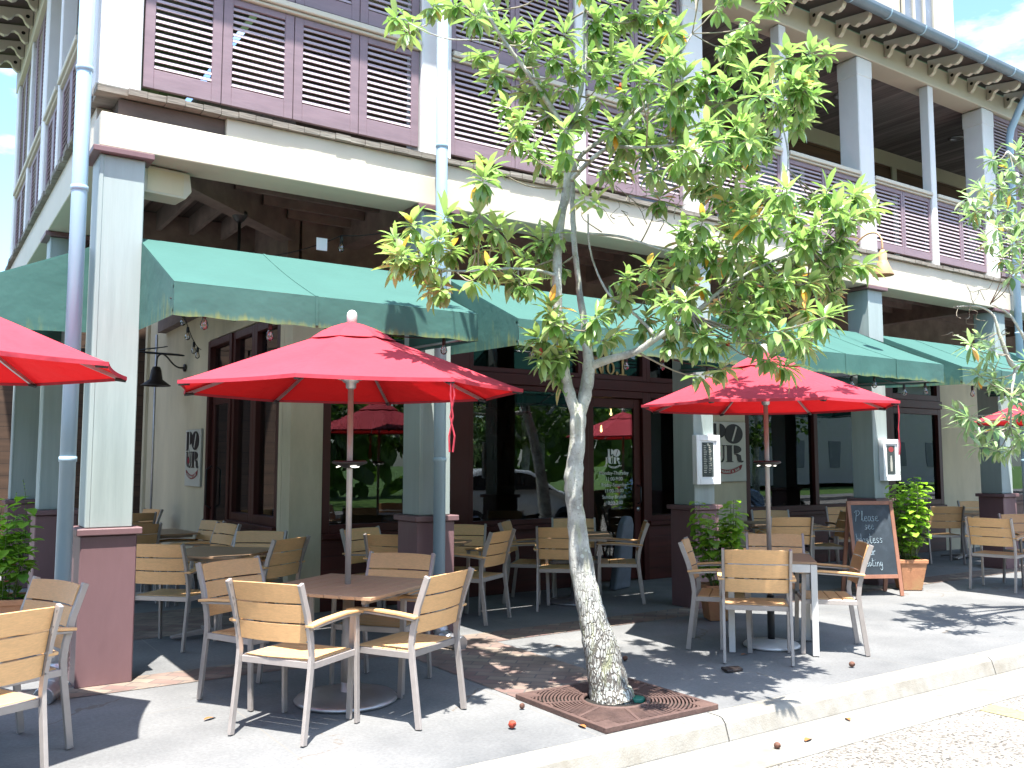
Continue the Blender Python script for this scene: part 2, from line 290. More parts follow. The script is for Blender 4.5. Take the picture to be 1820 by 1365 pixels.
def ground_mats():
    # concrete pavement: broad stains, fine grit, trowelled joints
    m, N, L, P = newmat('pavement')
    g = N.new('ShaderNodeNewGeometry')
    n1 = N.new('ShaderNodeTexNoise'); n1.inputs['Scale'].default_value = .9; n1.inputs['Detail'].default_value = 8; n1.inputs['Roughness'].default_value = .6; L.new(g.outputs['Position'], n1.inputs[0])
    n2 = N.new('ShaderNodeTexNoise'); n2.inputs['Scale'].default_value = 45; n2.inputs['Detail'].default_value = 6; n2.inputs['Roughness'].default_value = .75; L.new(g.outputs['Position'], n2.inputs[0])
    c1 = N.new('ShaderNodeValToRGB'); c1.color_ramp.elements[0].position = .3; c1.color_ramp.elements[0].color = (.120, .122, .124, 1); c1.color_ramp.elements[1].position = .68; c1.color_ramp.elements[1].color = (.222, .221, .218, 1); L.new(n1.outputs[0], c1.inputs[0])
    r = N.new('ShaderNodeMapRange'); r.inputs[1].default_value = .3; r.inputs[2].default_value = .7; r.inputs[3].default_value = .78; r.inputs[4].default_value = 1.18; L.new(n2.outputs[0], r.inputs[0])
    mu = N.new('ShaderNodeMix'); mu.data_type = 'RGBA'; mu.blend_type = 'MULTIPLY'; mu.inputs[0].default_value = 1; L.new(c1.outputs[0], mu.inputs[6]); L.new(r.outputs[0], mu.inputs[7])
    vo = N.new('ShaderNodeTexVoronoi'); vo.feature = 'DISTANCE_TO_EDGE'; vo.inputs['Scale'].default_value = .55; vo.inputs['Randomness'].default_value = 1
    nd = N.new('ShaderNodeTexNoise'); nd.inputs['Scale'].default_value = 3; nd.inputs['Detail'].default_value = 5; L.new(g.outputs['Position'], nd.inputs[0])
    va = N.new('ShaderNodeVectorMath'); va.operation = 'MULTIPLY_ADD'; va.inputs[1].default_value = (.35, .35, .35); L.new(nd.outputs['Color'], va.inputs[0]); L.new(g.outputs['Position'], va.inputs[2]); L.new(va.outputs[0], vo.inputs['Vector'])
    lt = N.new('ShaderNodeMath'); lt.operation = 'LESS_THAN'; lt.inputs[1].default_value = .0035; L.new(vo.outputs[0], lt.inputs[0])
    gate = N.new('ShaderNodeMath'); gate.operation = 'GREATER_THAN'; gate.inputs[1].default_value = .56; L.new(n1.outputs[0], gate.inputs[0])
    an = N.new('ShaderNodeMath'); an.operation = 'MULTIPLY'; L.new(lt.outputs[0], an.inputs[0]); L.new(gate.outputs[0], an.inputs[1])
    m3 = N.new('ShaderNodeMix'); m3.data_type = 'RGBA'; m3.inputs[7].default_value = (.16, .14, .12, 1); L.new(an.outputs[0], m3.inputs[0]); L.new(mu.outputs[2], m3.inputs[6])
    vg = N.new('ShaderNodeTexVoronoi'); vg.inputs['Scale'].default_value = 6; L.new(g.outputs['Position'], vg.inputs['Vector'])
    sg = N.new('ShaderNodeSeparateColor'); L.new(vg.outputs['Color'], sg.inputs[0])
    rg = N.new('ShaderNodeMapRange'); rg.inputs[1].default_value = .55; rg.inputs[2].default_value = 1; rg.inputs[3].default_value = 0; rg.inputs[4].default_value = .13; L.new(sg.outputs[0], rg.inputs[0])
    lg = N.new('ShaderNodeMath'); lg.operation = 'LESS_THAN'; L.new(vg.outputs['Distance'], lg.inputs[0]); L.new(rg.outputs[0], lg.inputs[1])
    lf = N.new('ShaderNodeMath'); lf.operation = 'MULTIPLY'; lf.inputs[1].default_value = .42; L.new(lg.outputs[0], lf.inputs[0])
    mgm = N.new('ShaderNodeMix'); mgm.data_type = 'RGBA'; mgm.inputs[7].default_value = (.07, .07, .068, 1); L.new(lf.outputs[0], mgm.inputs[0]); L.new(m3.outputs[2], mgm.inputs[6]); m3 = mgm
    # joints across the pavement
    sp = N.new('ShaderNodeSeparateXYZ'); L.new(g.outputs['Position'], sp.inputs[0])
    def joint(axis, pitch, off, last):
        a = N.new('ShaderNodeMath'); a.operation = 'ADD'; a.inputs[1].default_value = off; L.new(sp.outputs[axis], a.inputs[0])
        d = N.new('ShaderNodeMath'); d.operation = 'DIVIDE'; d.inputs[1].default_value = pitch; L.new(a.outputs[0], d.inputs[0])
        f = N.new('ShaderNodeMath'); f.operation = 'FRACT'; L.new(d.outputs[0], f.inputs[0])
        l = N.new('ShaderNodeMath'); l.operation = 'LESS_THAN'; l.inputs[1].default_value = .009 / pitch; L.new(f.outputs[0], l.inputs[0])
        mx = N.new('ShaderNodeMix'); mx.data_type = 'RGBA'; mx.inputs[7].default_value = (.19, .18, .165, 1); L.new(l.outputs[0], mx.inputs[0]); L.new(last, mx.inputs[6])
        return mx.outputs[2], l.outputs[0]
    o1, l1 = joint(0, 1.55, 1.32, m3.outputs[2]); o2, l2 = joint(1, 2.31, .96, o1)
    L.new(o2, P.inputs['Base Color']); P.inputs['Roughness'].default_value = .82
    b = N.new('ShaderNodeBump'); b.inputs['Distance'].default_value = .004; b.inputs['Strength'].default_value = .5; L.new(n2.outputs[0], b.inputs['Height']); L.new(b.outputs[0], P.inputs['Normal'])
    # brick pavers
    m, N, L, P = newmat('pavers')
    g = N.new('ShaderNodeNewGeometry')
    br = N.new('ShaderNodeTexBrick'); br.inputs['Scale'].default_value = 1; br.inputs['Brick Width'].default_value = .22; br.inputs['Row Height'].default_value = .11; br.inputs['Mortar Size'].default_value = .006; br.inputs['Mortar Smooth'].default_value = .2; br.inputs['Bias'].default_value = 0
    br.inputs['Color1'].default_value = (.18, .115, .10, 1); br.inputs['Color2'].default_value = (.25, .205, .16, 1); br.inputs['Mortar'].default_value = (.13, .115, .105, 1)
    mp = N.new('ShaderNodeMapping'); mp.inputs['Rotation'].default_value = (0, 0, R(45)); L.new(g.outputs['Position'], mp.inputs[0]); L.new(mp.outputs[0], br.inputs['Vector'])
    n = N.new('ShaderNodeTexNoise'); n.inputs['Scale'].default_value = 3; n.inputs['Detail'].default_value = 8; L.new(g.outputs['Position'], n.inputs[0])
    r = N.new('ShaderNodeMapRange'); r.inputs[1].default_value = .3; r.inputs[2].default_value = .7; r.inputs[3].default_value = .7; r.inputs[4].default_value = 1.3; L.new(n.outputs[0], r.inputs[0])
    mu = N.new('ShaderNodeMix'); mu.data_type = 'RGBA'; mu.blend_type = 'MULTIPLY'; mu.inputs[0].default_value = 1; L.new(br.outputs[0], mu.inputs[6]); L.new(r.outputs[0], mu.inputs[7]); L.new(mu.outputs[2], P.inputs['Base Color'])
    b = N.new('ShaderNodeBump'); b.invert = True; b.inputs['Distance'].default_value = .01; b.inputs['Strength'].default_value = .7; L.new(br.outputs['Fac'], b.inputs['Height']); L.new(b.outputs[0], P.inputs['Normal']); P.inputs['Roughness'].default_value = .85
    # exposed aggregate road
    m, N, L, P = newmat('aggregate')
    g = N.new('ShaderNodeNewGeometry')
    vo = N.new('ShaderNodeTexVoronoi'); vo.inputs['Scale'].default_value = 75; L.new(g.outputs['Position'], vo.inputs['Vector'])
    sx = N.new('ShaderNodeSeparateColor'); L.new(vo.outputs['Color'], sx.inputs[0])
    c = N.new('ShaderNodeValToRGB'); e = c.color_ramp.elements; e[0].color = (.05, .045, .038, 1); e[1].color = (.31, .29, .26, 1); e[0].position = .0; e[1].position = .8
    k = e.new(.3); k.color = (.19, .17, .145, 1); L.new(sx.outputs[0], c.inputs[0])
    n = N.new('ShaderNodeTexNoise'); n.inputs['Scale'].default_value = .8; n.inputs['Detail'].default_value = 7; L.new(g.outputs['Position'], n.inputs[0])
    r = N.new('ShaderNodeMapRange'); r.inputs[1].default_value = .3; r.inputs[2].default_value = .7; r.inputs[3].default_value = .8; r.inputs[4].default_value = 1.15; L.new(n.outputs[0], r.inputs[0])
    mu = N.new('ShaderNodeMix'); mu.data_type = 'RGBA'; mu.blend_type = 'MULTIPLY'; mu.inputs[0].default_value = 1; L.new(c.outputs[0], mu.inputs[6]); L.new(r.outputs[0], mu.inputs[7]); L.new(mu.outputs[2], P.inputs['Base Color']); P.inputs['Roughness'].default_value = .85
    b = N.new('ShaderNodeBump'); b.invert = True; b.inputs['Distance'].default_value = .006; b.inputs['Strength'].default_value = .6; L.new(vo.outputs[0], b.inputs['Height']); L.new(b.outputs[0], P.inputs['Normal'])
ground_mats()
mat('lawn', (.07, .15, .02), .9, .3, 20, .5, 60, coord='World')

# ------------------------------------------------------------------ mesh helpers
def swapxy(p): return Vector((p[1] - 5.82, p[0] + 5.82, p[2]))   # mirrors the street front onto the side wing

class MB:
    def __init__(s, f=None): s.v = []; s.f = []; s.m = []; s.sm = []; s.fn = f; s.att = []
    def add(s, vs, fs, mi=0, sm=False, att=None):
        o = len(s.v)
        for p in vs: s.v.append(s.fn(p) if s.fn else Vector(p))
        for q in fs: s.f.append([i + o for i in q]); s.m.append(mi); s.sm.append(sm)
        s.att += att if att else [0.0] * len(vs)
        return s
    def box(s, x0, x1, y0, y1, z0, z1, mi=0):
        vs = [(x, y, z) for x in (x0, x1) for y in (y0, y1) for z in (z0, z1)]
        return s.add(vs, [(0, 1, 3, 2), (4, 6, 7, 5), (0, 4, 5, 1), (2, 3, 7, 6), (0, 2, 6, 4), (1, 5, 7, 3)], mi)
    def obox(s, c, sz, M=None, mi=0):
        M = M or Matrix(); c = Vector(c)
        vs = [M @ (c + Vector((a * sz[0] / 2, b * sz[1] / 2, d * sz[2] / 2))) for a in (-1, 1) for b in (-1, 1) for d in (-1, 1)]
        return s.add(vs, [(0, 1, 3, 2), (4, 6, 7, 5), (0, 4, 5, 1), (2, 3, 7, 6), (0, 2, 6, 4), (1, 5, 7, 3)], mi)
    def bar(s, a, b, wx, wz, side=(1, 0, 0), mi=0):
        return s.sweep([a, b], wx, wz, side, mi)
    def sweep(s, pts, w, t, side=(1, 0, 0), mi=0):
        """flat bar of width w (along side) and thickness t, following a path"""
        pts = [Vector(p) for p in pts]; sd = Vector(side).normalized(); vs = []
        for i, p in enumerate(pts):
            d = (pts[min(i + 1, len(pts) - 1)] - pts[max(i - 1, 0)]).normalized()
            n = d.cross(sd).normalized(); q = n.cross(d).normalized()
            for a, b in ((-1, -1), (1, -1), (1, 1), (-1, 1)): vs.append(p + q * (a * w / 2) + n * (b * t / 2))
        fs = [(0, 1, 2, 3), tuple(len(vs) - 4 + k for k in (3, 2, 1, 0))]
        for i in range(len(pts) - 1):
            for k in range(4): fs.append((i * 4 + k, i * 4 + (k + 1) % 4, (i + 1) * 4 + (k + 1) % 4, (i + 1) * 4 + k))
        return s.add(vs, fs, mi)
    def tube(s, pts, r, n=8, mi=0, caps=True):
        pts = [Vector(p) for p in pts]; rs = r if isinstance(r, (list, tuple)) else [r] * len(pts); vs = []
        d0 = (pts[1] - pts[0]).normalized(); a = Vector((0, 0, 1)) if abs(d0.z) < .9 else Vector((1, 0, 0)); q = d0.cross(a).normalized()
        for i, p in enumerate(pts):
            d = (pts[min(i + 1, len(pts) - 1)] - pts[max(i - 1, 0)]).normalized()
            q = (q - d * q.dot(d)).normalized(); b = d.cross(q)
            for k in range(n): vs.append(p + (q * math.cos(2 * PI * k / n) + b * math.sin(2 * PI * k / n)) * rs[i])
        fs = []
        for i in range(len(pts) - 1):
            for k in range(n): fs.append((i * n + k, i * n + (k + 1) % n, (i + 1) * n + (k + 1) % n, (i + 1) * n + k))
        s.add(vs, fs, mi, True)
        if caps:
            o = len(s.v) - len(vs); s.f.append([o + k for k in range(n)][::-1]); s.m.append(mi); s.sm.append(False)
            s.f.append([o + (len(pts) - 1) * n + k for k in range(n)]); s.m.append(mi); s.sm.append(False)
        return s
    def lathe(s, c, prof, n=24, mi=0, M=None):
        c = Vector(c); vs = []
        for r, z in prof:
            for k in range(n):
                p = Vector((r * math.cos(2 * PI * k / n), r * math.sin(2 * PI * k / n), z))
                vs.append(c + (M @ p if M else p))
        fs = []
        for i in range(len(prof) - 1):
            for k in range(n): fs.append((i * n + k, i * n + (k + 1) % n, (i + 1) * n + (k + 1) % n, (i + 1) * n + k))
        return s.add(vs, fs, mi, True)
    def prism(s, poly, fn, t, mi=0):
        """outline poly (2d) placed by fn(a, b, depth), t thick"""
        n = len(poly); vs = [fn(a, b, 0) for a, b in poly] + [fn(a, b, t) for a, b in poly]
        fs = [tuple(range(n))[::-1], tuple(range(n, 2 * n))] + [(i, (i + 1) % n, n + (i + 1) % n, n + i) for i in range(n)]
        return s.add(vs, fs, mi)
    def build(s, name, mats, parent=None, bevel=0, loc=None, recalc=True, attname=None, seg=1):
        me = bpy.data.meshes.new(name)
        me.from_pydata([tuple(v) for v in s.v], [], s.f); me.update()
        mats = mats if isinstance(mats, (list, tuple)) else [mats]
        for m in mats: me.materials.append(MATS[m])
        me.polygons.foreach_set('material_index', s.m); me.polygons.foreach_set('use_smooth', s.sm)
        if attname:
            a = me.attributes.new(attname, 'FLOAT', 'POINT'); a.data.foreach_set('value', s.att)
        if recalc or bevel:
            bm = bmesh.new(); bm.from_mesh(me)
            if recalc: bmesh.ops.recalc_face_normals(bm, faces=bm.faces)
            if bevel:
                es = [e for e in bm.edges if len(e.link_faces) == 2 and e.calc_face_angle(0) > .6]
                bmesh.ops.bevel(bm, geom=es, offset=bevel, segments=seg, affect='EDGES', profile=.5, clamp_overlap=True)
            bm.to_mesh(me); bm.free()
        o = bpy.data.objects.new(name, me); col.objects.link(o)
        if parent: o.parent = parent
        if loc: o.location = loc
        return o

def tag(o, label=None, cat=None, group=None, kind=None):
    if label: o['label'] = label
    if cat: o['category'] = cat
    if group: o['group'] = group
    if kind: o['kind'] = kind
    return o
def empty(name, loc=(0, 0, 0), rz=0, label=None, cat=None, group=None):
    o = bpy.data.objects.new(name, None); col.objects.link(o); o.location = loc; o.rotation_euler = (0, 0, rz); o.empty_display_size = .1
    return tag(o, label, cat, group)
KIDS = {}
def copy_tree(o, parent=None):
    c = o.copy(); col.objects.link(c)
    if parent: c.parent = parent
    for ch in [k for k in bpy.data.objects if k.parent == o]: copy_tree(ch, c)
    return c

# ================================================================== SETTING: ground
def sheet(name, x0, x1, y0, y1, z, m, lab=None, nx=1, ny=1):
    b = MB(); b.add([(x0, y0, z), (x1, y0, z), (x1, y1, z), (x0, y1, z)], [(0, 1, 2, 3)])
    return tag(b.build(name, m), kind='structure')
sheet('ground', -300, 400, -300, 400, -.30, 'lawn')
b = MB(); b.box(-60, 90, 4.058, 20, -.28, 0)
tag(b.build('pavement', 'pavement'), kind='structure')
# kerb: rounded nose, cast in lengths with open joints
x = -8.0; i = 0
b = MB()
random.seed(3)
while x < 45:
    ln = 3.05 if abs(x - 4.2) > 3.1 else 3.05
    x1 = x + ln - .012
    prof = [(4.05, -.28), (4.05, .002), (3.955, .002), (3.93, -.004), (3.905, -.03), (3.875, -.125), (3.86, -.28)]
    b.prism(prof, lambda a, c, d, x=x: (x + d, a, c), x1 - x)
    x += ln; i += 1
tag(b.build('kerb', 'curb_paint'), kind='structure')
b = MB(); b.box(-60, 90, 3.44, 3.868, -.29, -.128); tag(b.build('gutter_pan', 'curb_paint'), kind='structure')
b = MB(); b.box(-60, 90, -7, 3.437, -.29, -.132); tag(b.build('road', 'aggregate'), kind='structure')
b = MB(); b.add([(6.12, 3.46 - .06, -.128), (6.33, 3.43, -.128), (6.33, -1.0, -.128), (6.20, -1.0, -.128)], [(0, 1, 2, 3)])
tag(b.build('parking_line', 'yellow_line'), kind='structure')
# brick bands let into the pavement
b = MB()
b.add([(-3, 6.62, .004), (30, 6.62, .004), (30, 7.02, .004), (-3, 7.02, .004)], [(0, 1, 2, 3)])
b.add([(3.40, 4.06, .004), (4.30, 4.06, .004), (4.30, 6.62, .004), (3.40, 6.62, .004)], [(0, 1, 2, 3)])
b.add([(1.6, 8.45, .004), (3.2, 8.45, .004), (3.2, 9.9, .004), (1.6, 9.9, .004)], [(0, 1, 2, 3)])
tag(b.build('paver_band', 'pavers'), kind='structure')

# ================================================================== BUILDING
bld = empty('restaurant_building', (1.2, 6.87, 0), 0, 'two storey corner restaurant with cream boards, purple louvered shutters and green columns', 'building')
BO = Vector((1.2, 6.87, 0))
def P(b, name, m, parent=None, **k):
    """part of the building, origin kept at world zero"""
    o = b.build(name, m, parent or bld, **k)
    if not parent: o.location = -BO
    return o
def PL(o, s): o['label'] = s; return o

YF = 6.87
COLS = [1.21, 3.84, 7.165, 10.365, 13.45, 16.7]
def column(cx, f=None, n=0):
    b = MB(f); b.box(cx - .185, cx + .185, YF, YF + .37, 0, 1.035)
    root = P(b, 'column', 'plinth_paint', bevel=.008)
    b = MB(f); b.box(cx - .215, cx + .215, YF - .03, YF + .40, 1.037, 1.085); P2 = b.build('plinth_cap', 'plinth_paint', root, bevel=.006)
    b = MB(f); b.box(cx - .155, cx + .155, YF + .03, YF + .34, 1.087, 3.78)
    b.box(cx - .157, cx - .125, YF + .024, YF + .05, 1.087, 3.78)
    b.build('shaft', 'shaft_paint', root, bevel=.006)
    b = MB(f); b.box(cx - .21, cx + .21, YF - .025, YF + .395, 3.782, 3.825); b.build('column_cap', 'plinth_paint', root, bevel=.005)
    return root
for c in COLS: column(c)
for c in (4.12, 7.0): column(c, swapxy)

# frieze, upper board, exposed rotten wood, deck edge
b = MB(); b.box(1.045, 22, 6.862, 7.24, 3.828, 4.085); PL(P(b, 'frieze_board', 'cream', bevel=.006), 'long cream fascia board')
b = MB(swapxy); b.box(1.40, 8.7, 6.862, 7.24, 3.828, 4.085); P(b, 'frieze_board', 'cream', bevel=.006)
b = MB(); b.box(1.95, 22, 6.885, 7.2, 4.088, 4.235); P(b, 'upper_board', 'cream', bevel=.004)
b = MB(swapxy); b.box(1.40, 8.7, 6.885, 7.2, 4.088, 4.235); P(b, 'upper_board', 'cream', bevel=.004)
b = MB(); b.box(1.17, 1.948, 6.93, 7.2, 4.088, 4.225); PL(P(b, 'bare_joist', 'dark_wood'), 'bare rotten joist where the cream board is missing')
b = MB(); random.seed(5)
x = 1.22
while x < 22:
    wd = .135; j = random.uniform(-.012, .012)
    b.box(x, x + wd - .004, 6.838 + j * .7, 7.3, 4.238 + random.uniform(-.003, .003), 4.285 + random.uniform(-.003, .003)); x += wd
P(b, 'deck_edge', 'old_wood')
b = MB(swapxy); x = 1.06
while x < 8.6:
    wd = .135; j = random.uniform(-.012, .012)
    b.box(x, x + wd - .004, 6.838 + j * .7, 7.3, 4.238 + random.uniform(-.003, .003), 4.285 + random.uniform(-.003, .003)); x += wd
P(b, 'deck_edge', 'old_wood')

# gallery deck seen from below, joists, beams
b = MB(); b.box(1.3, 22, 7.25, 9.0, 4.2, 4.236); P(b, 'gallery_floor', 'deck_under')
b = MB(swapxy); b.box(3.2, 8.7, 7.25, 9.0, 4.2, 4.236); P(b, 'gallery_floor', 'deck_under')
def joist(x0, x1, y0, y1, z0=4.0, z1=4.2, f=None, name='joist'):
    b = MB(f); b.box(x0, x1, y0, y1, z0, z1); return P(b, name, 'beam_wood')
for cx in COLS[1:]: joist(cx - .09, cx + .09, 7.245, 8.93, 3.83, 4.19, name='girder')
for cx in (4.12, 7.0): joist(cx - .09, cx + .09, 7.245, 9.05, 3.83, 4.19, f=swapxy, name='girder')
# diagonal corner beam
b = MB(); b.sweep([(1.42, 7.22, 4.0), (3.27, 8.93, 4.0)], .16, .36, (1, -1, 0)); P(b, 'corner_beam', 'beam_wood')
for k in range(1, 5):                       # joists of the street gallery run along it, each bay apart
    y = 7.24 + k * .34
    joist(1.55 + (y - 7.24) * 1.08 + .05, 3.745, y - .022, y + .022)
    for a, c in zip(COLS[1:-1], COLS[2:]): joist(a + .095, c - .095, y - .022, y + .022)
for k in range(1, 5):
    x = 7.24 + k * .34
    joist(1.55 + (x - 7.24) * 1.08 + .05, 4.03, x - .022, x + .022, f=swapxy)
    for a, c in ((4.12, 7.0),): joist(a + .095, c - .095, x - .022, x + .022, f=swapxy)
# ledger beam along the shop walls
b = MB(); b.box(3.3, 22, 8.80, 8.92, 3.55, 4.19); P(b, 'ledger', 'beam_wood')
b = MB(swapxy); b.box(2.95, 8.7, 8.96, 9.08, 3.55, 4.19); P(b, 'ledger', 'beam_wood')

# ---------------- ground floor shop walls (street front at y = 8.93)
YW = 8.93
def wallbox(x0, x1, z0, z1, m='cream_wall', d=.25, name='wall', f=None, y=YW):
    b = MB(f); b.box(x0, x1, y, y + d, z0, z1); return P(b, name, m)
def frame_window(x0, x1, z0, z1, fw=.07, y=YW, mull=(), rails=(), f=None, proud=.0, name='window'):
    """maroon timber frame with glass set back behind it"""
    b = MB(f)
    ya, yb = y - proud, y + .12
    b.box(x0, x0 + fw, ya, yb, z0, z1); b.box(x1 - fw, x1, ya, yb, z0, z1)
    b.box(x0 + fw, x1 - fw, ya, yb, z1 - fw, z1); b.box(x0 + fw, x1 - fw, ya, yb, z0, z0 + fw)
    for mx_ in mull: b.box(mx_ - fw / 2, mx_ + fw / 2, ya + .003, yb - .003, z0 + fw, z1 - fw)
    for rz_ in rails: b.box(x0 + fw, x1 - fw, ya + .006, yb - .006, rz_ - fw / 2, rz_ + fw / 2)
    fr = P(b, name, 'maroon', bevel=.004)
    b = MB(f); b.box(x0 + fw * .6, x1 - fw * .6, y + .06, y + .068, z0 + fw * .6, z1 - fw * .6)
    b.build('pane', 'shop_glass', fr)
    return fr
ZT = 3.45
wallbox(3.27, 22, ZT, 4.19, 'dark_wood')                       # dark bulkhead over the windows
wallbox(3.27, 3.62, 0, ZT)                                     # corner pier
PL(wallbox(9.10, 10.13, 0, ZT), 'cream wall between the door and the next window')
wallbox(15.25, 16.70, 0, ZT)
def stall(x0, x1, z1=.80, f=None, y=YW):
    b = MB(f); b.box(x0, x1, y, y + .2, 0, z1 - .06); o = P(b, 'stall_riser', 'maroon_panel')
    b = MB(f); b.box(x0, x1, y - .05, y + .2, z1 - .058, z1); b.build('sill', 'maroon', o, bevel=.005)
ZM, ZD = 2.48, 2.62
# bay 1/2: two big panes, door, sidelight
stall(3.62, 5.42); frame_window(3.62, 5.00, .80, ZM, .09); frame_window(3.62, 5.00, ZD, ZT, .09)
wallbox(5.00, 5.42, .80, ZT, 'maroon', .16, 'pilaster'); 
b = MB(); b.box(3.62, 9.10, YW - .03, YW + .16, ZM + .002, ZD - .002); P(b, 'transom_bar', 'maroon', bevel=.006)
stall(5.42, 7.10); frame_window(5.42, 7.10, .80, ZM, .06); frame_window(5.42, 7.10, ZD, ZT, .06)
# entrance door
b = MB(); b.box(7.10, 7.19, YW - .02, YW + .14, 0, ZM); b.box(8.12, 8.21, YW - .02, YW + .14, 0, ZM); b.box(7.19, 8.12, YW - .02, YW + .14, 2.39, ZM)
fr = P(b, 'door_frame', 'maroon', bevel=.005)
b = MB()
for a0, a1, c0, c1 in ((7.20, 7.31, .03, 2.38), (8.0, 8.11, .03, 2.38), (7.31, 8.0, 2.26, 2.38), (7.31, 8.0, .03, .28)): b.box(a0, a1, YW + .03, YW + .08, c0, c1)
dr = P(b, 'door', 'maroon', bevel=.004); PL(dr, 'maroon glazed entrance door with white opening hours')
b = MB(); b.box(7.30, 8.01, YW + .05, YW + .058, .27, 2.27); b.build('pane', 'shop_glass', dr)
b = MB(); b.tube([(8.055, YW + .03, 1.0), (8.055, YW - .03, 1.02), (8.055, YW - .03, 1.22), (8.055, YW + .03, 1.24)], .011, 8); b.build('handle', 'black_metal', dr)
b = MB(); b.lathe((8.055, YW + .028, .93), [(0, 0), (.03, 0), (.03, .012), (0, .014)], 12, M=Matrix.Rotation(R(90), 3, 'X')); b.build('lock', 'galv', dr)
frame_window(7.10, 8.21, ZD, ZT, .07)
stall(8.21, 9.10, .77); frame_window(8.21, 9.10, .77, ZM, .07); frame_window(8.21, 9.10, ZD, ZT, .07)
# bay 3, bay 4
stall(10.13, 13.5); frame_window(10.13, 13.5, .80, ZM, .09, mull=(11.75,)); frame_window(10.13, 13.5, ZD, ZT, .09, mull=(11.75,))
b = MB(); b.box(10.13, 15.25, YW - .03, YW + .16, ZM + .002, ZD - .002); P(b, 'transom_bar', 'maroon', bevel=.006)
wallbox(13.5, 13.72, 0, ZT, 'maroon', .16, 'pilaster')
stall(13.72, 15.25); frame_window(13.72, 15.25, .80, ZM, .10); frame_window(13.72, 15.25, ZD, ZT, .10)
stall(16.70, 20); frame_window(16.70, 20, .80, ZT, .12, mull=(18.3,), rails=(2.55,))
# side wall of the wing (x = 3.27), running back
SW = lambda p: Vector((3.27 + (p[1] - YW), p[0], p[2]))         # local x runs along world y
wallbox(9.19, 9.30, 0, ZT, f=SW)
stall(9.30, 11.0, .86, f=SW); frame_window(9.30, 10.18, .86, 3.14, .10, f=SW, rails=(2.50,)); frame_window(10.18, 11.0, .86, 3.14, .09, f=SW, rails=(2.50,))
wallbox(9.30, 12.05, 3.16, 4.19, f=SW)
b = MB(SW); b.box(11.0, 11.09, YW - .02, YW + .14, 0, 3.14); b.box(11.94, 12.04, YW - .02, YW + .14, 0, 3.14); b.box(11.09, 11.94, YW - .02, YW + .14, 3.05, 3.14); b.box(11.09, 11.94, YW - .02, YW + .14, 2.42, 2.52)
P(b, 'door_frame', 'maroon', bevel=.005)
b = MB(SW)
for a0, a1, c0, c1 in ((11.10, 11.22, .03, 2.41), (11.82, 11.93, .03, 2.41), (11.22, 11.82, 2.29, 2.41), (11.22, 11.82, .03, .55)): b.box(a0, a1, YW + .03, YW + .08, c0, c1)
d2 = P(b, 'door', 'maroon', bevel=.004); PL(d2, 'narrow maroon side door beside the smaller wall sign')
b = MB(SW); b.box(11.21, 11.83, YW + .05, YW + .058, .54, 2.30); b.build('pane', 'shop_glass', d2)
b = MB(SW); b.box(11.10, 11.93, YW + .05, YW + .058, 2.53, 3.04); b.build('pane', 'shop_glass', d2)
b = MB(SW); b.tube([(11.88, YW + .03, .95), (11.88, YW - .04, 1.0), (11.88, YW - .04, 1.45), (11.88, YW + .03, 1.5)], .012, 8); b.build('handle', 'black_metal', d2)
PL(wallbox(12.05, 15.6, 0, 4.19, f=SW), 'weathered cream side wall under the gallery')
b = MB(SW); b.box(15.6, 15.75, YW - .05, YW + .25, 0, 4.19); P(b, 'corner_board', 'cream_wall')
wallbox(-2.2, 3.6, 0, 4.19, 'wood_siding', .2, 'boarded_wall', y=15.9)
# inside
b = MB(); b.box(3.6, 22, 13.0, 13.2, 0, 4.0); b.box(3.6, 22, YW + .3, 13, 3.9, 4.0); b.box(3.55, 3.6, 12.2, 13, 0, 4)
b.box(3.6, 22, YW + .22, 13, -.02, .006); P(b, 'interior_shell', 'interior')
b = MB()
for z in (1.15, 1.55, 1.95, 2.35): b.box(4.2, 8.2, 11.5, 11.75, z, z + .03)
b.box(4.0, 8.4, 11.76, 11.84, 0, 2.9); bs = P(b, 'back_bar_shelf', 'dark_wood')
random.seed(11)
for z in (1.18, 1.58, 1.98, 2.38):
    for m in ('bottle_dark', 'bottle_amber'):
        b = MB()
        x = 4.3
        while x < 8.1:
            h = random.uniform(.2, .3); r = random.uniform(.032, .045)
            b.lathe((x, 11.62, z), [(0, 0), (r, 0), (r, h * .6), (r * .4, h * .75), (r * .35, h), (0, h)], 8); x += random.uniform(.11, .35)
        b.build('bottle_row', m, bs)
for (x, y, z) in ((5.55, 10.6, 2.3), (8.75, 10.9, 2.05), (9.3, 11.2, 2.05), (9.05, 11.4, 1.85), (9.25, 10.9, 2.3)):
    b = MB(); b.tube([(x, y, 3.9), (x, y, z + .09)], .004, 4, mi=1); b.lathe((x, y, z), [(0, -.02), (.015, -.012), (.02, .008), (.010, .04), (.010, .09), (0, .09)], 12)
    P(b, 'pendant_lamp', ['bulb_glow', 'cord'])

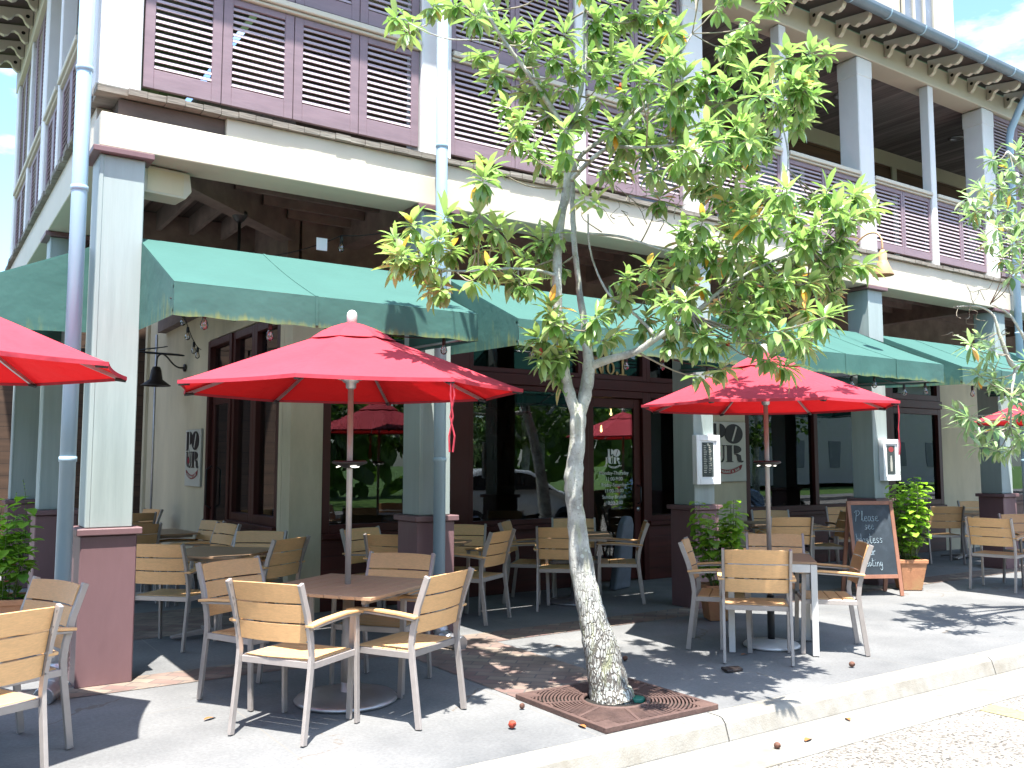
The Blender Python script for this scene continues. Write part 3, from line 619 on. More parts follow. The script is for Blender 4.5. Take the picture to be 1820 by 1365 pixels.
# ---------------- upper gallery
def louver_leaf(x0, x1, z0, z1, y=6.93, f=None, lab=None, stile=.075, top=.055, bot=.15):
    b = MB(f); t = .035
    b.box(x0, x0 + stile, y, y + t, z0, z1); b.box(x1 - stile, x1, y, y + t, z0, z1)
    b.box(x0 + stile, x1 - stile, y, y + t, z1 - top, z1); b.box(x0 + stile, x1 - stile, y, y + t, z0, z0 + bot)
    o = P(b, 'shutter', 'shutter_paint', bevel=.003)
    b = MB(f); n = int((z1 - top - z0 - bot) / .050); p = (z1 - top - z0 - bot) / n
    for i in range(n):
        zc = z0 + bot + (i + .5) * p
        b.sweep([(x0 + stile, y + .017, zc), (x1 - stile, y + .017, zc)], .0295, .007, (0, .42, .91))
    b.build('louvers', 'louver_sunlit_paint', o)
    return o
def leaves(xs, z0, z1, f=None, bot=.15, stile=.075):
    for a, c in zip(xs[:-1], xs[1:]): louver_leaf(a + .003, c - .003, z0, z1, f=f, bot=bot, stile=stile)
def lin(a, c, n): return [a + (c - a) * i / n for i in range(n + 1)]
MAINP = [1.16, 3.83, 7.11, 10.30, 13.38, 16.6]
SLIM = [5.50, 8.66, 11.86]
for i, c in enumerate(MAINP):
    b = MB(); hw = .155
    b.box(c - hw, c + hw, 6.895, 7.2, 4.288, 6.90)
    if i: b.box(c - hw - .008, c + hw + .008, 6.888, 7.21, 6.64, 6.89)
    P(b, 'gallery_post', 'white_paint', bevel=.012)
for c in SLIM:
    b = MB(); b.box(c - .065, c + .065, 6.90, 7.04, 4.288, 6.90); P(b, 'gallery_post', 'white_paint', bevel=.01)
def rail(x0, x1, z, f=None):
    b = MB(f); b.box(x0, x1, 6.875, 7.0, z, z + .05); b.box(x0, x1, 6.90, 6.98, z - .03, z - .003); P(b, 'handrail', 'cream', bevel=.006)
ZL0, ZL1 = 4.36, 5.245
LOW = [(1.33, 3.665, 4), (3.995, 5.43, 2), (5.57, 6.95, 2), (7.27, 8.59, 2), (8.73, 10.14, 2), (10.46, 11.79, 2), (11.93, 13.22, 2), (13.54, 16.4, 4)]
for a, c, n in LOW: leaves(lin(a, c, n), ZL0, ZL1, bot=.15 if a < 4 else .10, stile=.075 if a < 3.9 else .042)
for a, c, n in LOW: rail(a, c, ZL1 + .035)
for a, c, n in LOW[:3]: leaves(lin(a, c, n), 5.36, 6.88, bot=.13, stile=.075 if a < 3.9 else .05)
leaves(lin(13.54, 16.4, 4), 5.36, 6.88, bot=.13)
# side wing, same pieces
WP = [(10.95, .15), (14.3, .15)]; WS = [8.42, 9.72, 12.6]
for y, hw in WP:
    b = MB(swapxy); c = y - 5.82; b.box(c - hw, c + hw, 6.895, 7.2, 4.288, 6.90); P(b, 'gallery_post', 'white_paint', bevel=.012)
for y in WS:
    b = MB(swapxy); c = y - 5.82; b.box(c - .065, c + .065, 6.90, 7.04, 4.288, 6.90); P(b, 'gallery_post', 'white_paint', bevel=.01)
for a, c, n, up in ((7.2, 8.35, 2, True), (8.49, 9.65, 2, False), (9.79, 10.8, 2, False), (11.1, 14.15, 5, True)):
    leaves(lin(a - 5.82, c - 5.82, n), ZL0, ZL1, f=swapxy); rail(a - 5.82, c - 5.82, ZL1 + .035, swapxy)
    if up: leaves(lin(a - 5.82, c - 5.82, n), 5.36, 6.88, f=swapxy, bot=.13)
# beams, ceiling, back wall of the gallery
b = MB(); b.box(1.0, 22, 6.88, 7.21, 6.90, 7.2); P(b, 'eave_beam', 'cream', bevel=.008)
b = MB(swapxy); b.box(1.42, 8.7, 6.88, 7.21, 6.90, 7.2); P(b, 'eave_beam', 'cream', bevel=.008)
b = MB(); b.box(1.3, 22, 7.215, 9.0, 6.93, 6.97); P(b, 'gallery_ceiling', 'ceiling_boards')
b = MB(swapxy); b.box(3.2, 8.7, 7.215, 9.0, 6.93, 6.97); P(b, 'gallery_ceiling', 'ceiling_boards')
b = MB(); b.box(3.25, 22, YW, YW + .2, 4.24, 6.93); P(b, 'upper_wall', 'clap_boards')
b = MB(); b.box(3.25, 22, YW - .03, YW - .002, 6.68, 6.925)
for xx in (9.6, 14.0): b.box(xx, xx + .13, YW - .032, YW - .002, 4.3, 6.675)
P(b, 'wall_trim', 'cream')
b = MB(SW); b.box(9.15, 14.5, YW, YW + .2, 4.24, 6.93); P(b, 'upper_wall', 'clap_boards')
for xx in (7.9, 10.5, 12.4):
    b = MB(); x0, x1, z0, z1 = xx, xx + 1.1, 4.45, 6.25
    b.box(x0, x0 + .1, YW - .04, YW - .002, z0, z1); b.box(x1 - .1, x1, YW - .04, YW - .002, z0, z1); b.box(x0 + .1, x1 - .1, YW - .04, YW - .002, z1 - .1, z1)
    o = P(b, 'gallery_window', 'cream'); b = MB(); b.box(x0 + .1, x1 - .1, YW - .015, YW - .003, z0, z1 - .1); b.build('pane', 'window_blue', o)
for xx, yy in ((9.3, 7.9), (11.15, 7.85), (14.25, 7.87)):
    b = MB(); b.lathe((xx, yy, 6.925), [(.11, .003), (.11, -.012), (.085, -.014), (.08, .0), (.0, .001)], 20); P(b, 'recessed_light', 'galv')
# small loudspeaker cabinet on the gallery wall is dark, wedge shaped
# eave: rafter brackets, soffit, gutter, roof
EV = lambda a, c: (6.875 - (6.875 - a) * .74, c + (6.875 - a) * .17)
def bracket(x, f=None):
    prof = [(6.875, 7.24), (6.875, 7.02), (6.82, 7.0), (6.76, 7.03), (6.72, 7.085), (6.66, 7.10), (6.60, 7.075), (6.56, 7.02), (6.50, 6.985), (6.42, 6.99), (6.38, 6.965), (6.32, 6.95), (6.25, 6.965), (6.22, 7.0), (6.22, 7.055)]
    b = MB(f); b.prism([EV(*q) for q in prof], lambda a, c, d: (x - .035 + d, a, c), .07)
    o = P(b, 'eave_bracket', 'cream', bevel=.004)
    hx, hz_ = EV(6.79, 7.12); b = MB(f)
    b.prism([(hx + .024 * math.cos(i * PI / 6), hz_ + .024 * math.sin(i * PI / 6)) for i in range(12)], lambda a, c, d: (x - .0365 + d, a, c), .073)
    b.build('bracket_hole', 'pit', o); return o
x = 1.4
while x < 16: bracket(x); x += .52
x = 1.9
while x < 8.6: bracket(x, swapxy); x += .52
b = MB(); b.prism([EV(6.20, 7.06), EV(6.20, 7.075), (7.0, 7.32), (7.0, 7.305)], lambda a, c, d: (.55 + d, a, c), 22); P(b, 'soffit', 'soffit')
b = MB(swapxy); b.prism([EV(6.20, 7.06), EV(6.20, 7.075), (7.0, 7.32), (7.0, 7.305)], lambda a, c, d: (1.2 + d, a, c), 7.5); P(b, 'soffit', 'soffit')
def gut(x0, x1, f=None):
    b = MB(f); n = 10
    pr = [(6.325 + .075 * math.cos(a), 7.20 + .09 * math.sin(a)) for a in [PI + PI * i / n for i in range(n + 1)]]
    pr += [(6.40, 7.21), (6.25, 7.21)]
    b.prism(pr, lambda a, c, d: (x0 + d, a, c), x1 - x0)
    o = P(b, 'roof_gutter', 'gutter_metal')
    b = MB(f); xx = x0 + .4
    while xx < x1:
        pr2 = [(6.325 + .081 * math.cos(a), 7.20 + .096 * math.sin(a)) for a in [PI + PI * i / n for i in range(n + 1)]]
        b.prism(pr2, lambda a, c, d: (xx + d, a, c), .022); xx += .75
    b.build('gutter_clip', 'pipe_paint', o)
gut(.55, 13.62); gut(.55, 8.7, swapxy)
b = MB(); b.add([(.48, 6.3, 7.225), (24, 6.3, 7.225), (24, 16, 11.2), (4.5, 16, 11.2), (4.5, 10.3, 8.85)], [(0, 1, 2, 3, 4)])
b.add([(.48, 6.3, 7.225), (4.5, 10.3, 8.85), (4.5, 14.55, 8.85), (.48, 14.55, 7.225)], [(0, 1, 2, 3)]); P(b, 'roof', 'roof_metal', recalc=False)
# cream lantern tower with window above the roof
b = MB(); b.box(15.45, 18.2, 10.0, 12.5, 8.0, 13.0); tw = P(b, 'roof_tower', 'cream')
b = MB(); b.box(16.25, 17.35, 9.97, 9.998, 9.6, 11.4); wi = b.build('tower_window', 'window_blue', tw)
b = MB()
for xx in (16.2, 16.57, 16.94, 17.31): b.box(xx, xx + .07, 9.93, 9.968, 9.6, 11.4)
b.box(16.1, 17.5, 9.88, 9.967, 9.48, 9.58); b.box(16.27, 17.31, 9.935, 9.967, 10.4, 10.46); b.build('tower_window_bars', 'cream', tw)

# downspouts
def downspout(x, y, elbow=None, f=None, zt=7.0, r=.052, m='pipe_paint', foot=None):
    b = MB()
    pts = [(x, y, .32), (x, y, zt)] if not elbow else [(x, y, .32), (x, y, zt - .55), (x, y - .03, zt - .4), (x - .05, y - .22, zt - .1), (x - .08, y - .40, zt + .12)]
    b.tube(pts, r, 16)
    o = P(b, 'downspout', m)
    for z in (1.55, 3.45, 4.32, 5.9):
        b = MB(); b.lathe((x, y, z), [(r, 0), (r + .006, .003), (r + .006, .035), (r, .038)], 16); b.build('pipe_collar', m, o)
    b = MB(); fx, fy = foot
    pts = [Vector((x, y, .34)), Vector((x, y, .2)), Vector((x + fx * .15, y + fy * .15, .1)), Vector((x + fx * .5, y + fy * .5, .06)), Vector((x + fx, y + fy, .05))]
    P_, rr = [], []
    for i in range(33):
        t = i / 32 * 4; k = min(3, int(t)); P_.append(pts[k].lerp(pts[k + 1], t - k)); rr.append(r + .008 + (.006 if i % 2 else 0))
    b.tube(P_, rr, 14); b.build('pipe_shoe', 'galv', o)
    return o
PL(downspout(.915, 6.80, foot=(-.12, -.26)), 'pale blue downspout beside the corner column')
PL(downspout(3.80, 6.745, foot=(.08, -.26)), 'pale blue downspout in front of the second column')
PL(downspout(13.72, 6.76, elbow=True, foot=(.1, -.2)), 'grey blue downspout curving up to the roof gutter')

# ================================================================== AWNINGS
AWG = 'green canvas awnings between the columns'
def awning(x0, x1, label, f=None, yt=7.03, zt=3.225, yf=5.87, zf=2.70, zb=2.485, seams=(.45,), name='awning'):
    root = empty(name, (0, 0, 0), 0, label, 'awning', AWG)
    nx = max(8, int((x1 - x0) / .18)); nd = 6; fl = (lambda q: q[::-1]) if f else (lambda q: q)
    b = MB(f); rnd = random.Random(int(x0 * 100))
    vs, att, fs = [], [], []
    for i in range(nx + 1):
        x = x0 + (x1 - x0) * i / nx
        for j in range(nd + 1):
            t = j / nd; y = yf + (yt - yf) * t; z = zf + (zt - zf) * t - .018 * math.sin(PI * t)
            vs.append((x, y, z)); att.append(0)
    for i in range(nx):
        for j in range(nd): a = i * (nd + 1) + j; fs.append(fl((a, a + nd + 1, a + nd + 2, a + 1)))
    b.add(vs, fs, 0, True, att)
    # small hem strip at the top edge
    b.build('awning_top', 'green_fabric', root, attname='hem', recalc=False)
    b = MB(f); vs, att, fs = [], [], []; nh = 5
    for i in range(nx * 2 + 1):
        x = x0 + (x1 - x0) * i / (nx * 2)
        wob = .006 * math.sin(x * 9) + rnd.uniform(-.003, .003)
        for j in range(nh + 1):
            t = j / nh
            vs.append((x, yf - .002 + wob * t, zf - .002 + (zb - zf) * t + (.006 * math.sin(x * 21) if j == nh else 0))); att.append(.75 * t ** 2 + .12)
    for i in range(nx * 2):
        for j in range(nh): a = i * (nh + 1) + j; fs.append(fl((a, a + 1, a + nh + 2, a + nh + 1)))
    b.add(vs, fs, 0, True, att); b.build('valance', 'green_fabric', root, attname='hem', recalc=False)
    for xx in (x0, x1):
        b = MB(f)
        b.add([(xx, yf, zf), (xx, yt, zt), (xx, yt, zb + .03), (xx, (yf + yt) / 2, zb + .012), (xx, yf, zb)], [fl((0, 1, 2, 3, 4) if xx == x0 else (4, 3, 2, 1, 0))], 0, False, [.05, .0, .6, .7, .8])
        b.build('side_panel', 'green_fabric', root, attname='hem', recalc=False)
    b = MB(f)
    for xx in (x0 + .02, x1 - .02):
        b.tube([(xx, yt, zt - .03), (xx, yf + .02, zf - .03)], .012, 6); b.tube([(xx, yf + .02, zb + .03), (xx, yt, zb + .06)], .012, 6)
        b.tube([(xx, yf + .02, zf - .03), (xx, yf + .02, zb + .03)], .012, 6)
    b.tube([(x0, yf + .02, zf - .03), (x1, yf + .02, zf - .03)], .012, 6); b.tube([(x0, yf + .02, zb + .03), (x1, yf + .02, zb + .03)], .012, 6)
    b.tube([(x0, yt, zt - .03), (x1, yt, zt - .03)], .012, 6)
    xm = (x0 + x1) / 2; b.tube([(xm, yt, zt - .03), (xm, yf + .02, zf - .03)], .012, 6); b.tube([(xm, yf + .03, zb + .05), (xm, yt, zb + .5)], .012, 6)
    b.build('awning_frame', 'galv', root)
    # stitched seams, raised welts
    b = MB(f)
    for s in seams:
        x = x0 + (x1 - x0) * s
        b.sweep([(x, yf + (yt - yf) * t, zf + (zt - zf) * t - .018 * math.sin(PI * t) + .003) for t in [k / 8 for k in range(9)]], .022, .003, (1, 0, 0))
        b.sweep([(x, yf - .008, zf), (x, yf - .008, zb + .01)], .02, .003, (1, 0, 0))
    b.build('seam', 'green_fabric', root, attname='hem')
    return root
awning(1.36, 3.64, 'green canvas awning between the corner column and the second column', seams=(.42,))
awning(4.02, 6.97, 'green canvas awning over the entrance door, behind the tree', seams=(.33, .66))
awning(7.33, 10.12, 'green canvas awning above the second red umbrella, with an oval lamp shadow', seams=(.33, .66))
awning(10.53, 13.26, 'green canvas awning over the clay pot and chalkboard end of the terrace', seams=(.33, .66))
awning(13.64, 16.5, 'green canvas awning at the far right edge beyond the last column', seams=(.5,))
b = awning(1.42, 3.95, 'green canvas awning on the side wing, left of the corner column', f=swapxy, seams=(.5,))
awning(4.3, 6.8, 'green canvas awning further back along the side wing', f=swapxy, seams=(.5,))
#PART2
# ================================================================== CHAIRS
def make_chair():
    t = empty('patio_chair')
    rear = [(0, -.262, 0), (0, -.236, .2), (0, -.212, .38), (0, -.204, .47), (0, -.215, .56), (0, -.25, .70), (0, -.315, .875)]
    for s in (-1, 1):
        b = MB(); b.sweep([(s * .252, p[1], p[2]) for p in rear], .022, .037, (1, 0, 0)); b.build('rear_leg', 'alu', t, bevel=.002)
        b = MB(); b.sweep([(s * .266, .235, 0), (s * .266, .225, .3), (s * .266, .215, .635)], .020, .035, (1, 0, 0)); b.build('front_leg', 'alu', t, bevel=.002)
        b = MB(); b.sweep([(s * .268, -.235, .625), (s * .268, -.1, .635), (s * .268, .1, .645), (s * .268, .236, .640)], .036, .014, (1, 0, 0)); a = b.build('arm_rail', 'alu', t, bevel=.002)
        b = MB(); b.sweep([(s * .268, -.255, .638), (s * .268, -.12, .652), (s * .268, .08, .662), (s * .268, .2, .658), (s * .268, .25, .648)], .052, .016, (1, 0, 0)); b.build('armrest', 'slat', a, bevel=.003)
    b = MB()
    for s in (-1, 1): b.box(s * .252 - .011, s * .252 + .011, -.2, .226, .395, .432)
    b.box(-.24, .24, .205, .227, .395, .432); b.box(-.24, .24, -.202, -.18, .395, .432); b.build('seat_frame', 'alu', t, bevel=.002)
    b = MB()
    for k in range(4): b.box(-.238, .238, -.178 + k * .097, -.178 + k * .097 + .091, .418, .437)
    b.build('seat', 'slat', t, bevel=.003)
    b = MB()
    for z0, z1 in ((.535, .64), (.649, .752), (.761, .866)):
        vs = []; n = 8
        def yb(z): return -.208 - .0 if z < .5 else -.208 - (z - .5) * .285 * (.55 + (z - .5) * .9)
        for i in range(n + 1):
            u = -1 + 2 * i / n; x = u * .24; bow = -.028 * (1 - u * u)
            for (z, dy) in ((z0, 0), (z1, 0), (z1, .014), (z0, .014)): vs.append((x, yb(z) + bow + dy + .004, z + (.006 * (1 - u * u) if z == .866 else 0)))
        fs = [(0, 1, 2, 3), tuple(n * 4 + k for k in (3, 2, 1, 0))]
        for i in range(n):
            for k in range(4): fs.append((i * 4 + k, i * 4 + (k + 1) % 4, (i + 1) * 4 + (k + 1) % 4, (i + 1) * 4 + k))
        b.add(vs, fs)
    b.build('backrest', 'slat', t, bevel=.002)
    b = MB()
    for s in (-1, 1):
        for z in (.55, .62, .665, .74, .775, .85):
            y = -.208 - (z - .5) * .285 * (.55 + (z - .5) * .9) - .016
            b.lathe((s * .243, y, z), [(0, -.004), (.005, -.003), (.005, .004)], 6, M=Matrix.Rotation(R(90), 3, 'X'))
    b.build('screws', 'galv', t)
    return t
chair0 = make_chair(); _ch = [0]
def chair(bx, by, ang, toward, label, group='slatted patio armchairs'):
    """bx, by: middle of the top of the back; ang: line of the back; toward: a point the chair faces"""
    a = R(ang); n = Vector((-math.sin(a), math.cos(a)))
    if n.dot(Vector(toward) - Vector((bx, by))) < 0: n = -n
    o = chair0 if _ch[0] == 0 else copy_tree(chair0); _ch[0] += 1
    o.location = (bx + n.x * .315, by + n.y * .315, 0.006); o.rotation_euler = (0, 0, math.atan2(n.y, n.x) - PI / 2)
    return tag(o, label, 'chair', group)
T1, T2, TL, TM, TB, TC, TD, TE, T3 = (2.45, 5.55), (6.12, 5.16), (2.36, 8.25), (4.38, 8.0), (6.22, 7.98), (9.6, 7.9), (11.75, 5.1), (2.35, 10.9), (-.03, 5.45)
chair(1.69, 4.99, -58, T1, 'front left chair at the nearest umbrella table, back turned to the street')
chair(2.78, 4.79, 28, T1, 'chair on the front right corner of the nearest umbrella table, its arm touching its neighbour')
chair(1.87, 6.27, 24, T1, 'left rear chair at the nearest umbrella table, half behind the front left one')
chair(3.08, 6.02, -52, T1, 'chair on the far side of the nearest umbrella table, facing the street')
chair(.40, 4.63, 24, T3, 'nearest chair at the bottom left edge, cut by the frame')
chair(.76, 5.73, -68, T3, 'chair at the left edge between the blue downspout and the nearest chair')
chair(1.72, 7.80, -45, TL, 'chair inside the gallery just right of the corner column, back to the street')
chair(2.92, 8.72, -42, TL, 'chair in front of the maroon corner windows, facing out')
chair(2.86, 7.72, 34, TL, 'chair turned sideways beside the cream corner pier')
chair(2.97, 10.55, -78, TE, 'chair at the back table by the side door, facing the side street, further one')
chair(2.97, 9.96, -80, TE, 'chair at the back table by the side door, facing the side street, nearer one')
chair(2.10, 10.35, 8, TE, 'dark chair at the back table right behind the corner column')
chair(2.55, 12.6, 12, (2.5, 14), 'chair deep in the side gallery under the conduit, tilted look, left')
chair(2.97, 13.6, -75, (2, 13.6), 'farthest chair in the side gallery against the cream side wall')
chair(3.87, 8.52, 20, TM, 'chair behind the nearest umbrella pole, left of the second column')
chair(3.76, 7.60, -48, TM, 'chair tucked against the left side of the second column, back to the street')
chair(5.02, 8.40, -40, TM, 'chair right of the second column, close to the window sill, facing out')
chair(4.86, 7.36, 30, TM, 'sideways chair in the open gallery just right of the second column')
chair(5.62, 8.50, 45, TB, 'chair at the entrance table, tucked by the large window on the left')
chair(5.63, 7.44, -40, TB, 'chair at the entrance table directly behind the tree trunk, back to the street')
chair(6.66, 8.56, -34, TB, 'chair at the entrance table on the wall side, facing the street')
chair(6.93, 7.56, 50, TB, 'chair at the entrance table on its right side, turned to the left')
chair(5.44, 4.71, -46, T2, 'front chair at the white framed table, back turned to the kerb')
chair(5.60, 5.66, 40, T2, 'left chair at the white framed table, beside the tall green plant')
chair(6.79, 5.66, -46, T2, 'far chair at the white framed table, facing the kerb')
chair(6.66, 4.60, 44, T2, 'right chair at the white framed table, in front of the chalkboard')
chair(8.99, 7.22, -36, TC, 'chair right of the second umbrella pole under the gallery, back to the street')
chair(10.05, 8.45, -34, TC, 'chair under the large wall sign window, facing out')
chair(8.55, 8.20, 50, TC, 'chair half hidden by the tall green plant in front of the cream wall')
chair(10.55, 7.55, 52, TC, 'chair just left of the chalkboard, turned sideways')
chair(11.7, 8.45, -36, (11.5, 7.5), 'chair behind the chalkboard top, facing out from the wall')
chair(13.13, 7.65, -36, (14, 8.4), 'chair right of the flowering clay pot, back to the street')
chair(15.3, 8.45, -36, (14.3, 7.3), 'chair against the last cream wall, facing out')
chair(10.82, 5.80, -80, TD, 'chair near the right edge in dappled shade, turned to the right')
chair(11.98, 6.02, -36, TD, 'chair at the right edge of the picture, facing the kerb')

# ================================================================== TABLES
def table(name, x, y, ang, size, label, base='cross', rim=False, hole=False):
    t = empty(name, (x, y, .006), R(ang), label, 'table')
    h = size / 2; n = 8; b = MB(); w_ = size / n
    for k in range(n): b.box(-h, h, -h + k * w_ + .002, -h + (k + 1) * w_ - .002, .722, .742)
    b.build('tabletop', 'tabletop', t, bevel=.002)
    b = MB()
    if base == 'legs':
        for sx in (-1, 1):
            for sy in (-1, 1):
                q = MB(); q.box(sx * (h - .025) - .025, sx * (h - .025) + .025, sy * (h - .025) - .025, sy * (h - .025) + .025, 0, .719); q.build('leg', 'alu_white', t, bevel=.003)
        for s in (-1, 1):
            b.box(-h + .052, h - .052, s * (h - .016) - .013, s * (h - .016) + .013, .655, .72); b.box(s * (h - .016) - .013, s * (h - .016) + .013, -h + .052, h - .052, .655, .72)
        b.build('apron', 'alu_white', t, bevel=.002)
    else:
        for s in (-1, 1): b.box(-h + .06, h - .06, s * (h - .09) - .015, s * (h - .09) + .015, .69, .72)
        b.box(-.03, .03, -h + .075, h - .075, .688, .718); b.build('top_frame', 'alu', t)
        b = MB(); b.tube([(0, 0, .04), (0, 0, .69)], .038, 18); b.build('pedestal', 'alu', t)
        if base == 'cross':
            b = MB()
            for k in range(4):
                M = Matrix.Rotation(k * PI / 2 + PI / 4, 4, 'Z')
                b.add([M @ Vector(p) for p in ((.02, -.045, .03), (.02, .045, .03), (.38, .03, .012), (.38, -.03, .012), (.02, -.045, .075), (.02, .045, .075), (.38, .03, .03), (.38, -.03, .03))],
                      [(0, 1, 2, 3), (4, 7, 6, 5), (0, 4, 5, 1), (1, 5, 6, 2), (2, 6, 7, 3), (3, 7, 4, 0)])
            b.build('cross_foot', 'alu', t, bevel=.003)
        else:
            b = MB(); b.lathe((0, 0, 0), [(0, .0), (.30, .0), (.305, .008), (.30, .018), (.10, .04), (.042, .055), (.04, .12), (0, .12)], 40); b.build('base_disc', 'galv', t)
    return t
def umbrella_foot(t, r, dark=False):
    b = MB(); b.lathe((0, 0, 0), [(0, 0), (r, 0), (r + .004, .012), (r - .01, .028), (r * .5, .045), (.06, .06), (0, .06)], 48); q = b.build('base', 'alu_white' if dark else 'galv', t)
    b = MB(); b.tube([(0, 0, .05), (0, 0, .42)], .036 if not dark else .03, 16); b.build('sleeve', 'black_metal' if dark else 'alu', q)
table('slatted_table', *T1, 33, .90, 'square slatted table under the nearest red umbrella', 'disc')
table('slatted_table', *T2, -47, .70, 'square table with white metal frame under the second red umbrella', 'legs')
table('slatted_table', *TL, -46, .85, 'dark slatted table inside the gallery beside the corner column')
table('slatted_table', *TE, 5, .85, 'slatted table at the back of the side gallery by the side door')
table('slatted_table', *TM, -46, .72, 'slatted table hidden behind the second column')
table('slatted_table', *TB, -36, .80, 'slatted table in front of the entrance windows, behind the tree trunk', 'disc')
table('slatted_table', *TC, -36, .85, 'slatted table in front of the big wall sign')
table('slatted_table', *TD, -40, .80, 'slatted table at the right edge under the farthest umbrella')
table('slatted_table', *T3, -40, .85, 'slatted table under the umbrella at the left edge')
table('slatted_table', 14.2, 8.0, -36, .8, 'slatted table in front of the last cream wall')

# ================================================================== UMBRELLAS
def umbrella(x, y, rot, label, Rr=1.10, zr=2.02, hh=.44, strap=None, tilt=0):
    t = empty('patio_umbrella', (x, y, .006), R(rot), label, 'umbrella', 'red octagonal patio umbrellas')
    def shell(r0, r1, zr, h, sag=.045, pull=.022, nr=8, ns=8, p=1.06):
        b = MB(); vs = []; fs = []
        for k in range(8):
            a0, a1 = k * PI / 4, (k + 1) * PI / 4
            A, B = Vector((math.cos(a0), math.sin(a0), 0)), Vector((math.cos(a1), math.sin(a1), 0))
            o = len(vs)
            for j in range(nr + 1):
                t_ = r0 + (1 - r0) * j / nr
                for i in range(ns + 1):
                    s_ = i / ns; q = 4 * s_ * (1 - s_)
                    P_ = A.lerp(B, s_) * (r1 * t_ * (1 - pull * q * t_ * t_))
                    z = zr + h * (1 - t_) ** p + .012 * math.sin(t_ * PI) - sag * q * t_ * (1 - .85 * t_ ** 4) * .5
                    vs.append((P_.x, P_.y, z))
            for j in range(nr):
                for i in range(ns): a = o + j * (ns + 1) + i; fs.append((a, a + ns + 1, a + ns + 2, a + 1))
        b.add(vs, fs, 0, False); return b
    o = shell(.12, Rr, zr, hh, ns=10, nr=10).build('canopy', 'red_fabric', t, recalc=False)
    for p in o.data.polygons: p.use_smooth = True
    bm = bmesh.new(); bm.from_mesh(o.data); bmesh.ops.remove_doubles(bm, verts=bm.verts, dist=.0008)
    for e in bm.edges:
        if len(e.link_faces) == 2 and e.calc_face_angle(0) > .16: e.smooth = False
    bm.to_mesh(o.data); bm.free()
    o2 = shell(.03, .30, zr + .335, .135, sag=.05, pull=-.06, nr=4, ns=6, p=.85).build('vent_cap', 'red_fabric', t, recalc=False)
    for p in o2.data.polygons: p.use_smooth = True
    # folded hems at the rim
    b = MB()
    for k in range(8):
        a0, a1 = k * PI / 4, (k + 1) * PI / 4
        A, B = Vector((math.cos(a0), math.sin(a0), 0)), Vector((math.cos(a1), math.sin(a1), 0)); pts = []
        for i in range(11):
            s_ = i / 10; q = 4 * s_ * (1 - s_); P_ = A.lerp(B, s_) * (Rr * (1 - .022 * q)); pts.append((P_.x, P_.y, zr - .05 * q * .15 * .5 - .006))
        b.sweep(pts, .022, .003, (0, 0, 1))
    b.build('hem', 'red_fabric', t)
    b = MB(); b.tube([(0, 0, .42 if not tilt else .0), (0, 0, zr + hh)], .0195, 16); b.build('pole', 'alu', t)
    b = MB(); b.lathe((0, 0, zr + hh), [(0, -.03), (.045, -.03), (.05, .0), (.026, .01), (.028, .018), (.034, .03), (.036, .07), (.032, .09), (.018, .105), (0, .11)], 20); b.build('finial', 'alu_white', t)
    b = MB(); b.lathe((0, 0, zr + .05), [(.02, -.04), (.034, -.03), (.036, .0), (.055, .01), (.06, .03), (.05, .045), (.02, .05)], 16); b.build('hub', 'galv', t)
    for k in range(8):
        a = k * PI / 4; c, s_ = math.cos(a), math.sin(a)
        b = MB(); b.sweep([(c * r_ * Rr, s_ * r_ * Rr, zr + hh * (1 - r_) ** 1.06 - .022) for r_ in (.06, .3, .55, .8, .985)], .014, .02, (-s_, c, 0)); rb = b.build('rib', 'galv', t)
        b = MB(); b.tube([(c * .045, s_ * .045, zr + .07), (c * .42 * Rr, s_ * .42 * Rr, zr + hh * .58 ** 1.06 - .035)], .0075, 6); b.build('strut', 'galv', rb)
        b = MB(); b.tube([(c * .94 * Rr, s_ * .94 * Rr, zr - .012), (c * .995 * Rr, s_ * .995 * Rr, zr - .018)], .012, 6); b.build('rib_tip', 'black_metal', rb)
    if strap is not None:
        a = strap * PI / 4; c, s_ = math.cos(a) * Rr * .985, math.sin(a) * Rr * .985; b = MB()
        for q in (-1, 1):
            b.sweep([(c + q * .004, s_, zr + .01), (c + q * .014, s_ - .004, zr - .1), (c - q * .010, s_ + .004, zr - .22), (c + q * .02, s_, zr - .33), (c + q * .012, s_ + .006, zr - .42)], .016, .003, (1, .5, 0))
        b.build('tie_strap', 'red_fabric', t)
    return t
def pole_light(x, y, z, rz):
    t = empty('umbrella_light', (x, y, z), rz)
    b = MB(); b.lathe((0, 0, 0), [(.021, .012), (.105, .014), (.118, .004), (.112, -.006), (.06, -.024), (.035, -.036), (.021, -.036)], 28); b.build('housing', 'black_metal', t)
    for k in range(3):
        a = k * 2 * PI / 3
        M = Matrix.Rotation(a, 3, 'Z') @ Matrix.Rotation(R(18), 3, 'Y')
        b = MB(); b.lathe((math.cos(a) * .068, math.sin(a) * .068, -.020), [(0, -.008), (.022, -.007), (.025, -.001), (0, .004)], 12, M=M); b.build('lamp_lens', 'heater_glow', t)
    return t
umbrella_foot(umbrella(2.451, 5.57, 6.3, 'large red umbrella above the nearest table with a hanging tie strap', strap=6, Rr=1.16), .33)
umbrella_foot(umbrella(6.12, 5.16, 18, 'red umbrella right of the tree above the white framed table', strap=6, Rr=1.10), .23, True)
umbrella_foot(umbrella(-.03, 5.52, 6, 'red umbrella cut by the left edge of the picture', Rr=1.09, zr=2.04), .3)
umbrella_foot(umbrella(11.3, 5.0, 20, 'red umbrella at the right edge, mostly hidden behind leaves', Rr=1.12), .3)
tag(pole_light(2.451, 5.57, 1.545, .5), 'black disc light clamped on the nearest umbrella pole', 'light', 'disc lights on umbrella poles')
tag(pole_light(6.12, 5.16, 1.545, 1.9), 'black disc light clamped on the pole of the second umbrella', 'light', 'disc lights on umbrella poles')

